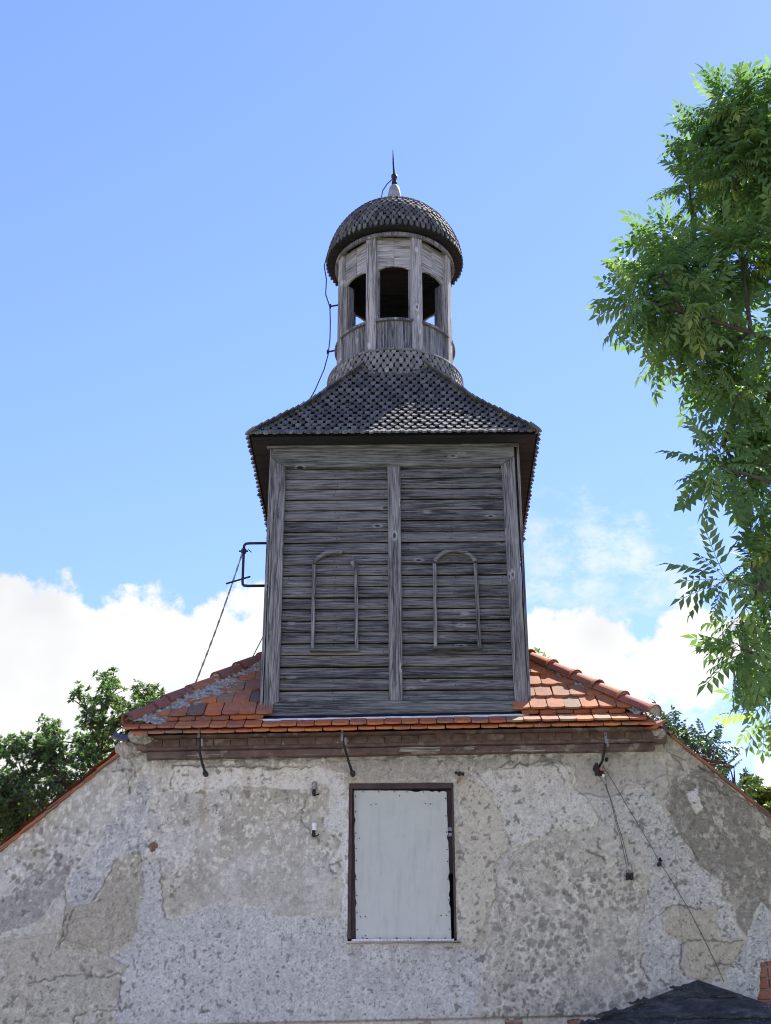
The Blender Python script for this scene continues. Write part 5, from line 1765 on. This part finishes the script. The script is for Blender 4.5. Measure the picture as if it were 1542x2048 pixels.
WALNUT_CLUSTERS =  [(4.18, 22.95, 8.98, 0.13), (4.24, 22.41, 8.71, 0.16), (4.48, 22.53, 8.55, 0.13), (4.76, 23.12, 8.65, 0.2), (4.73, 22.48, 8.24, 0.16), (4.91, 22.84, 8.6, 0.13), (5.14, 23.36, 8.33, 0.17), (5.04, 22.15, 8.02, 0.11), (5.15, 22.09, 7.68, 0.14), (4.31, 22.34, 8.29, 0.2), (4.75, 23.15, 8.1, 0.25), (5.08, 22.92, 7.7, 0.24)]
MAPLE_CLUSTERS =  [(6.37, 26.47, 8.98, 0.19), (6.58, 26.66, 8.79, 0.25), (6.72, 26.36, 8.61, 0.28), (6.4, 26.92, 9.3, 0.1), (6.74, 26.09, 8.17, 0.37), (6.62, 27.39, 8.7, 0.29), (7.6, 27.79, 8.79, 0.49)]
SHOOT_CLUSTERS =  [(2.0, 21.29, 9.6, 0.08), (1.92, 21.22, 9.51, 0.06), (2.08, 21.29, 9.51, 0.06)]


def pinnate(pairs, droop, lw, seed):
    """compound leaf along +X, length 1, upper side +Z"""
    r = random.Random(seed)
    V_, Q_ = [], []

    def blade(o, d, up, l, w_):
        s_ = up.cross(d).normalized()
        b = len(V_)
        mid = o + d * (l * 0.45)
        V_.extend([o, mid - s_ * w_ + up * w_ * 0.35, o + d * l - up * l * 0.14, mid + s_ * w_ + up * w_ * 0.35, mid])
        Q_.extend([(b, b + 1, b + 2, b + 4), (b, b + 4, b + 2, b + 3)])

    def ctr(t):
        return Vector((t, 0, -droop * t * t))

    for k in range(pairs):
        t = 0.30 + 0.58 * k / (pairs - 1)
        for sg in (-1, 1):
            d = Vector((0.62 + r.uniform(-.1, .1), sg, -0.28 - droop + r.uniform(-.2, .1))).normalized()
            up = Vector((0, sg * 0.15, 1)); up = (up - d * up.dot(d)).normalized()
            blade(ctr(t), d, up, 0.30 * (1 - 0.25 * abs(k / (pairs - 1) - 0.4)), lw)
    d = Vector((1, 0, -2 * droop)).normalized(); up = Vector((0, 0, 1)); up = (up - d * up.dot(d)).normalized()
    blade(ctr(0.92), d, up, 0.32, lw)
    b = len(V_)
    for t in (0, 0.33, 0.66, 0.95):
        c = ctr(t); V_.extend([c + Vector((0, 0.007, 0)), c + Vector((0, -0.007, 0))])
    for k in range(3):
        Q_.append((b + 2 * k, b + 2 * k + 1, b + 2 * k + 3, b + 2 * k + 2))
    return np.array([tuple(p) for p in V_]), np.array(Q_)


def simple_leaf():
    V_ = np.array([(0, 0, 0), (0.45, -0.26, 0.05), (1, 0, -0.10), (0.45, 0.26, 0.05)])
    return V_, np.array([(0, 1, 2, 3)])


def orth(x, up):
    y = np.cross(up, x); y /= np.linalg.norm(y, axis=1, keepdims=True) + 1e-9
    return y, np.cross(x, y)


def sprays(clusters, per, leaves, length, g, spread=1.0, up_bias=0.25, shrink=0.0):
    """twig tips in every cluster, each with a rosette of leaves -> pos, dir, up, size, cluster id, twig tips"""
    P_, D_, Uv, S_, tips = [], [], [], [], []
    for ci, (x, y, z, r) in enumerate(clusters):
        c = np.array((x, y, z))
        n_ = max(1, int(round(per * (r / 0.25) ** 2)))
        for k in range(n_):
            d = g.normal(size=3); d /= np.linalg.norm(d)
            tip = c + d * max(0.05, r - shrink) * g.uniform(0.25, 0.95) * np.array((1, 1.2, 0.9))
            ax = d * 0.8 + np.array((-0.15, -0.15, up_bias)); ax /= np.linalg.norm(ax)
            tips.append((c, tip, ci))
            m_ = int(g.integers(leaves[0], leaves[1] + 1))
            a0 = g.uniform(0, 2 * PI)
            t1 = np.cross(ax, (0.3, 0.2, 0.9)); t1 /= np.linalg.norm(t1); t2 = np.cross(ax, t1)
            for q in range(m_):
                a = a0 + q * 2.4
                el = g.uniform(0.1, 1.1)
                dd = ax * math.sin(el) + (t1 * math.cos(a) + t2 * math.sin(a)) * math.cos(el)
                dd = dd + np.array((0, 0, -0.12)); dd /= np.linalg.norm(dd)
                u = np.array((0, 0, 1.0)) + ax * 0.6 + g.normal(size=3) * 0.22
                P_.append(tip + dd * 0.01); D_.append(dd); Uv.append(u); S_.append(length * g.uniform(0.7, 1.15) * spread)
    return np.array(P_), np.array(D_), np.array(Uv), np.array(S_), tips


def leaf_mass(name, P_, D_, Uv, S_, templates, mat, parent, g, kind='stuff'):
    Y_, Z_ = orth(D_, Uv)
    Z_ /= np.linalg.norm(Z_, axis=1, keepdims=True) + 1e-9
    which = g.integers(0, len(templates), len(P_))
    vs, qs, ts, off = [], [], [], 0
    for w_, (T, Q_) in enumerate(templates):
        sel = np.where(which == w_)[0]
        if not len(sel):
            continue
        v = P_[sel][:, None, :] + S_[sel][:, None, None] * (T[None, :, 0:1] * D_[sel][:, None] + T[None, :, 1:2] * Y_[sel][:, None] + T[None, :, 2:3] * Z_[sel][:, None])
        q = Q_[None] + (np.arange(len(sel)) * len(T))[:, None, None] + off
        vs.append(v.reshape(-1, 3)); qs.append(q.reshape(-1, 4)); ts.append(np.repeat(g.random(len(sel)) * 0.97, len(T)))
        off += len(sel) * len(T)
    V_ = np.vstack(vs); o_ = V_.mean(0)
    me = fast_mesh(name, V_ - o_, np.vstack(qs), mat, np.concatenate(ts))
    return link(name, me, parent, kind, Matrix.Translation(Vector(o_)))


def bez(a, b, sag, n=8):
    a, b = Vector(a), Vector(b)
    m_ = a.lerp(b, 0.5) + Vector(sag)
    return [a * (1 - t) ** 2 + m_ * 2 * t * (1 - t) + b * t * t for t in [k / n for k in range(n + 1)]]


LIME_CLUSTERS = [(x, y, z, r * (1.3 if z > 9.9 else 1.1)) for x, y, z, r in LIME_CLUSTERS] + [(-5.75, 26.3, 10.55, 0.30), (-5.35, 26.4, 10.35, 0.3), (-6.1, 26.6, 10.35, 0.32), (-4.95, 26.0, 10.25, 0.28), (-5.0, 26.2, 9.85, 0.3), (-5.9, 26.2, 10.05, 0.4), (-7.0, 26.2, 9.75, 0.35)]
# ---- the ash whose crown hangs in from the right
ga = np.random.default_rng(42)
ash = thing('ash_tree', 'tall ash tree with feathered bright green leaves, its crown hanging in at the right', 'tree', (5.7, 10.6, 0))
ash_out = [(ga.uniform(3.3, 7.6), ga.uniform(8.4, 12.4), ga.uniform(5.0, 12.6), ga.uniform(0.28, 0.5)) for k in range(240)]
ash_out = [c for c in ash_out if c[0] - c[3] - 0.32 > (0.262 + 0.0175 * (c[2] - 4.5)) * c[1]][:120]
trunk = [(5.7, 10.6, 0), (5.65, 10.55, 1.2), (5.5, 10.5, 3.0), (5.35, 10.4, 5.0), (5.2, 10.3, 7.0), (5.05, 10.2, 9.0), (4.8, 10.1, 10.6), (4.6, 10.0, 11.8)]
b = MB(); b.tube(trunk, [0.27, 0.22, 0.19, 0.165, 0.135, 0.10, 0.06, 0.03], 12); b.build('trunk', M['bark'], ash, smooth=True)


def trunk_at(z):
    zz = [p[2] for p in trunk]
    return Vector((float(np.interp(z, zz, [p[0] for p in trunk])), float(np.interp(z, zz, [p[1] for p in trunk])), z))


limb_b = MB()
ASH_CLUSTERS = [(x + 0.14, y, z - 0.06, r) for x, y, z, r in ASH_CLUSTERS if z > 5.08]
P_, D_, Uv, S_, tips = sprays(ASH_CLUSTERS, 7.2, (7, 10), 0.36, ga, up_bias=0.0, shrink=0.12)
by = {}
groups = {}
for ci, c in enumerate(ASH_CLUSTERS):
    groups.setdefault(int(c[2] / 0.62), []).append(ci)
for gk, ids in groups.items():
    ids.sort(key=lambda i: -ASH_CLUSTERS[i][0])
    far = Vector(ASH_CLUSTERS[ids[-1]][:3])
    st = trunk_at(max(3.5, far.z - 0.9 - 0.25 * (gk % 3)))
    pts = bez(st, far, (0.1, 0.0, 0.35), 12)
    limb_b.tube(pts, [0.050 - 0.040 * k / 12 for k in range(13)], 7)
    for i in ids[:-1]:
        c = Vector(ASH_CLUSTERS[i][:3])
        q = min(pts[2:], key=lambda p: (p - c).length + 0.15 * abs(p.x - c.x))
        limb_b.tube(bez(q, c, (0, 0, 0.06), 6), [0.020 - 0.012 * k / 6 for k in range(7)], 6)
for c, tip, ci in tips:
    limb_b.tube([Vector(c), Vector((c + tip) / 2) + Vector((0, 0, 0.02)), Vector(tip)], [0.008, 0.006, 0.0035], 4, caps=False)
for c in ash_out:
    st = trunk_at(min(11.5, max(3.6, c[2] - 0.7)))
    limb_b.tube(bez(st, c[:3], (0, 0, 0.25), 8), [0.04 - 0.032 * k / 8 for k in range(9)], 6)
limb_b.build('limbs', M['bark'], ash, smooth=True)
ash_t = [pinnate(5, 0.10, 0.058, 1), pinnate(6, 0.22, 0.053, 2), pinnate(5, 0.35, 0.056, 3), pinnate(5, 0.28, 0.060, 4)]
near = np.argsort(P_[:, 1])[:300]
rest = np.setdiff1d(np.arange(len(P_)), near)
Yn, Zn = orth(D_, Uv)
lm = []
for w_, (T, Q_) in enumerate(ash_t):
    lm.append(fast_mesh('leaf', T, Q_, M['ash_leaf'], np.full(len(T), 0.12 + 0.2 * w_)))
for i in near:
    s_ = float(S_[i])
    m4 = frame(Vector(D_[i]) * s_, Vector(Yn[i]) * s_, Vector(Zn[i] / np.linalg.norm(Zn[i])) * s_, P_[i])
    link('leaf', lm[int(ga.integers(0, 4))], ash, None, m4)
leaf_mass('foliage', P_[rest], D_[rest], Uv[rest], S_[rest], ash_t, M['ash_leaf'], ash, ga)
Po, Do, Uo, So, _t = sprays(ash_out, 4.0, (6, 8), 0.30, ga)
leaf_mass('foliage', Po, Do, Uo, So, ash_t, M['ash_leaf'], ash, ga)


def far_tree(name, label, clusters, hidden, foot, topz, templates, mat, per, leaves, length, seed, group=None):
    gt = np.random.default_rng(seed)
    t = thing(name, label, 'tree', foot, group)
    f = Vector(foot)
    b = MB()
    sub = []
    for x, y, z, r in clusters:
        for k in range(5 if r > 0.12 else 1):
            v = gt.normal(size=3); v /= np.linalg.norm(v)
            q = r * gt.uniform(0.5, 1.0)
            sub.append((x + v[0] * q, y + v[1] * q * 1.5, z + v[2] * q * 0.8, r * gt.uniform(0.40, 0.6)))
    cl_ = [(x, y, z, r * 0.75) for x, y, z, r in clusters] + sub + list(hidden)
    b.tube([f, f + Vector((0.05, 0, topz * 0.35)), f + Vector((-0.05, 0.05, topz * 0.7)), f + Vector((0, 0, topz * 0.88))], [0.24, 0.19, 0.12, 0.04], 9)
    b.build('trunk', M['bark'], t, smooth=True)
    P1, D1, U1, S1, tp = sprays(cl_, per, leaves, length, gt, up_bias=0.5)
    b = MB()
    for i, c in enumerate(cl_):
        cv_ = Vector(c[:3])
        low_ = [Vector(q[:3]) for q in cl_ if q[2] < c[2] - 0.12 and (Vector(q[:3]) - cv_).length < 1.6]
        if low_:
            st = min(low_, key=lambda q: (q - cv_).length)
            b.tube(bez(st, cv_, (0, 0, 0.04), 4), [0.020, 0.016, 0.013, 0.010, 0.007], 5)
        else:
            z = min(topz * 0.85, max(topz * 0.3, c[2] - 0.8))
            b.tube(bez(f + Vector((0, 0, z)), cv_, (0, 0, 0.2), 6), [0.045 - 0.036 * k / 6 for k in range(7)], 5)
    for c, tip, ci in tp[::2]:
        b.tube([Vector(c), Vector(tip)], [0.012, 0.005], 4, caps=False)
    b.build('limbs', M['bark'], t, smooth=True)
    leaf_mass('foliage', P1, D1, U1, S1, templates, mat, t, gt)
    return t


gh = np.random.default_rng(9)
hid = [(gh.uniform(-11.5, -4.2), gh.uniform(25.5, 30), gh.uniform(4.2, 8.4), gh.uniform(0.6, 0.9)) for k in range(46)] + [(gh.uniform(-12, -8.8), gh.uniform(25, 29), gh.uniform(8, 10.5), gh.uniform(0.5, 0.8)) for k in range(14)]
hid += [(gh.uniform(-8.6, -5.6), gh.uniform(25, 28), gh.uniform(7.2, 9.2), gh.uniform(0.4, 0.75)) for k in range(30)]
far_tree('broadleaf_tree', 'dark green broadleaf tree rising behind the left roof slope', LIME_CLUSTERS, hid, (-7.2, 27.2, 0), 10.2, [simple_leaf()], M['lime_leaf'], 12, (11, 16), 0.095, 3)
wal = [pinnate(5, 0.25, 0.075, 8), pinnate(4, 0.15, 0.08, 9)]
hid = [(gh.uniform(4.2, 7.5), gh.uniform(22.6, 25), gh.uniform(4.2, 7.2), gh.uniform(0.35, 0.55)) for k in range(22)]
far_tree('walnut_tree', 'blue green feathery tree showing only its sprays over the right roof edge', WALNUT_CLUSTERS, hid, (5.6, 23.6, 0), 8.0, wal, M['walnut_leaf'], 2.6, (3, 5), 0.34, 4)
hid = [(gh.uniform(6.6, 10), gh.uniform(26, 30), gh.uniform(4.2, 8.6), gh.uniform(0.5, 0.8)) for k in range(30)]
far_tree('maple_tree', 'yellow green small-leaved tree at the right edge beyond the roof slope', MAPLE_CLUSTERS, hid, (8.0, 28, 0), 8.8, [simple_leaf()], M['maple_leaf'], 24, (10, 16), 0.11, 5)
hid = [(gh.uniform(1.2, 2.8), gh.uniform(21 + 8, 31), gh.uniform(6, 9.5), gh.uniform(0.4, 0.6)) for k in range(8)]
hid = [(x, y, z * 0.9, r) for x, y, z, r in hid]
SHOOT_CLUSTERS = [(1.0 * x * 30 / 21.3, y * 30 / 21.3, 1.6 + (z - 1.6) * 30 / 21.3, r * 1.4) for x, y, z, r in SHOOT_CLUSTERS]
far_tree('distant_treetop', 'tiny leafy treetop peeping over the right hip tiles beside the tower', SHOOT_CLUSTERS, hid, (2.7, 30.2, 0), 12.3, [simple_leaf()], M['lime_leaf'], 12, (5, 7), 0.16, 6)
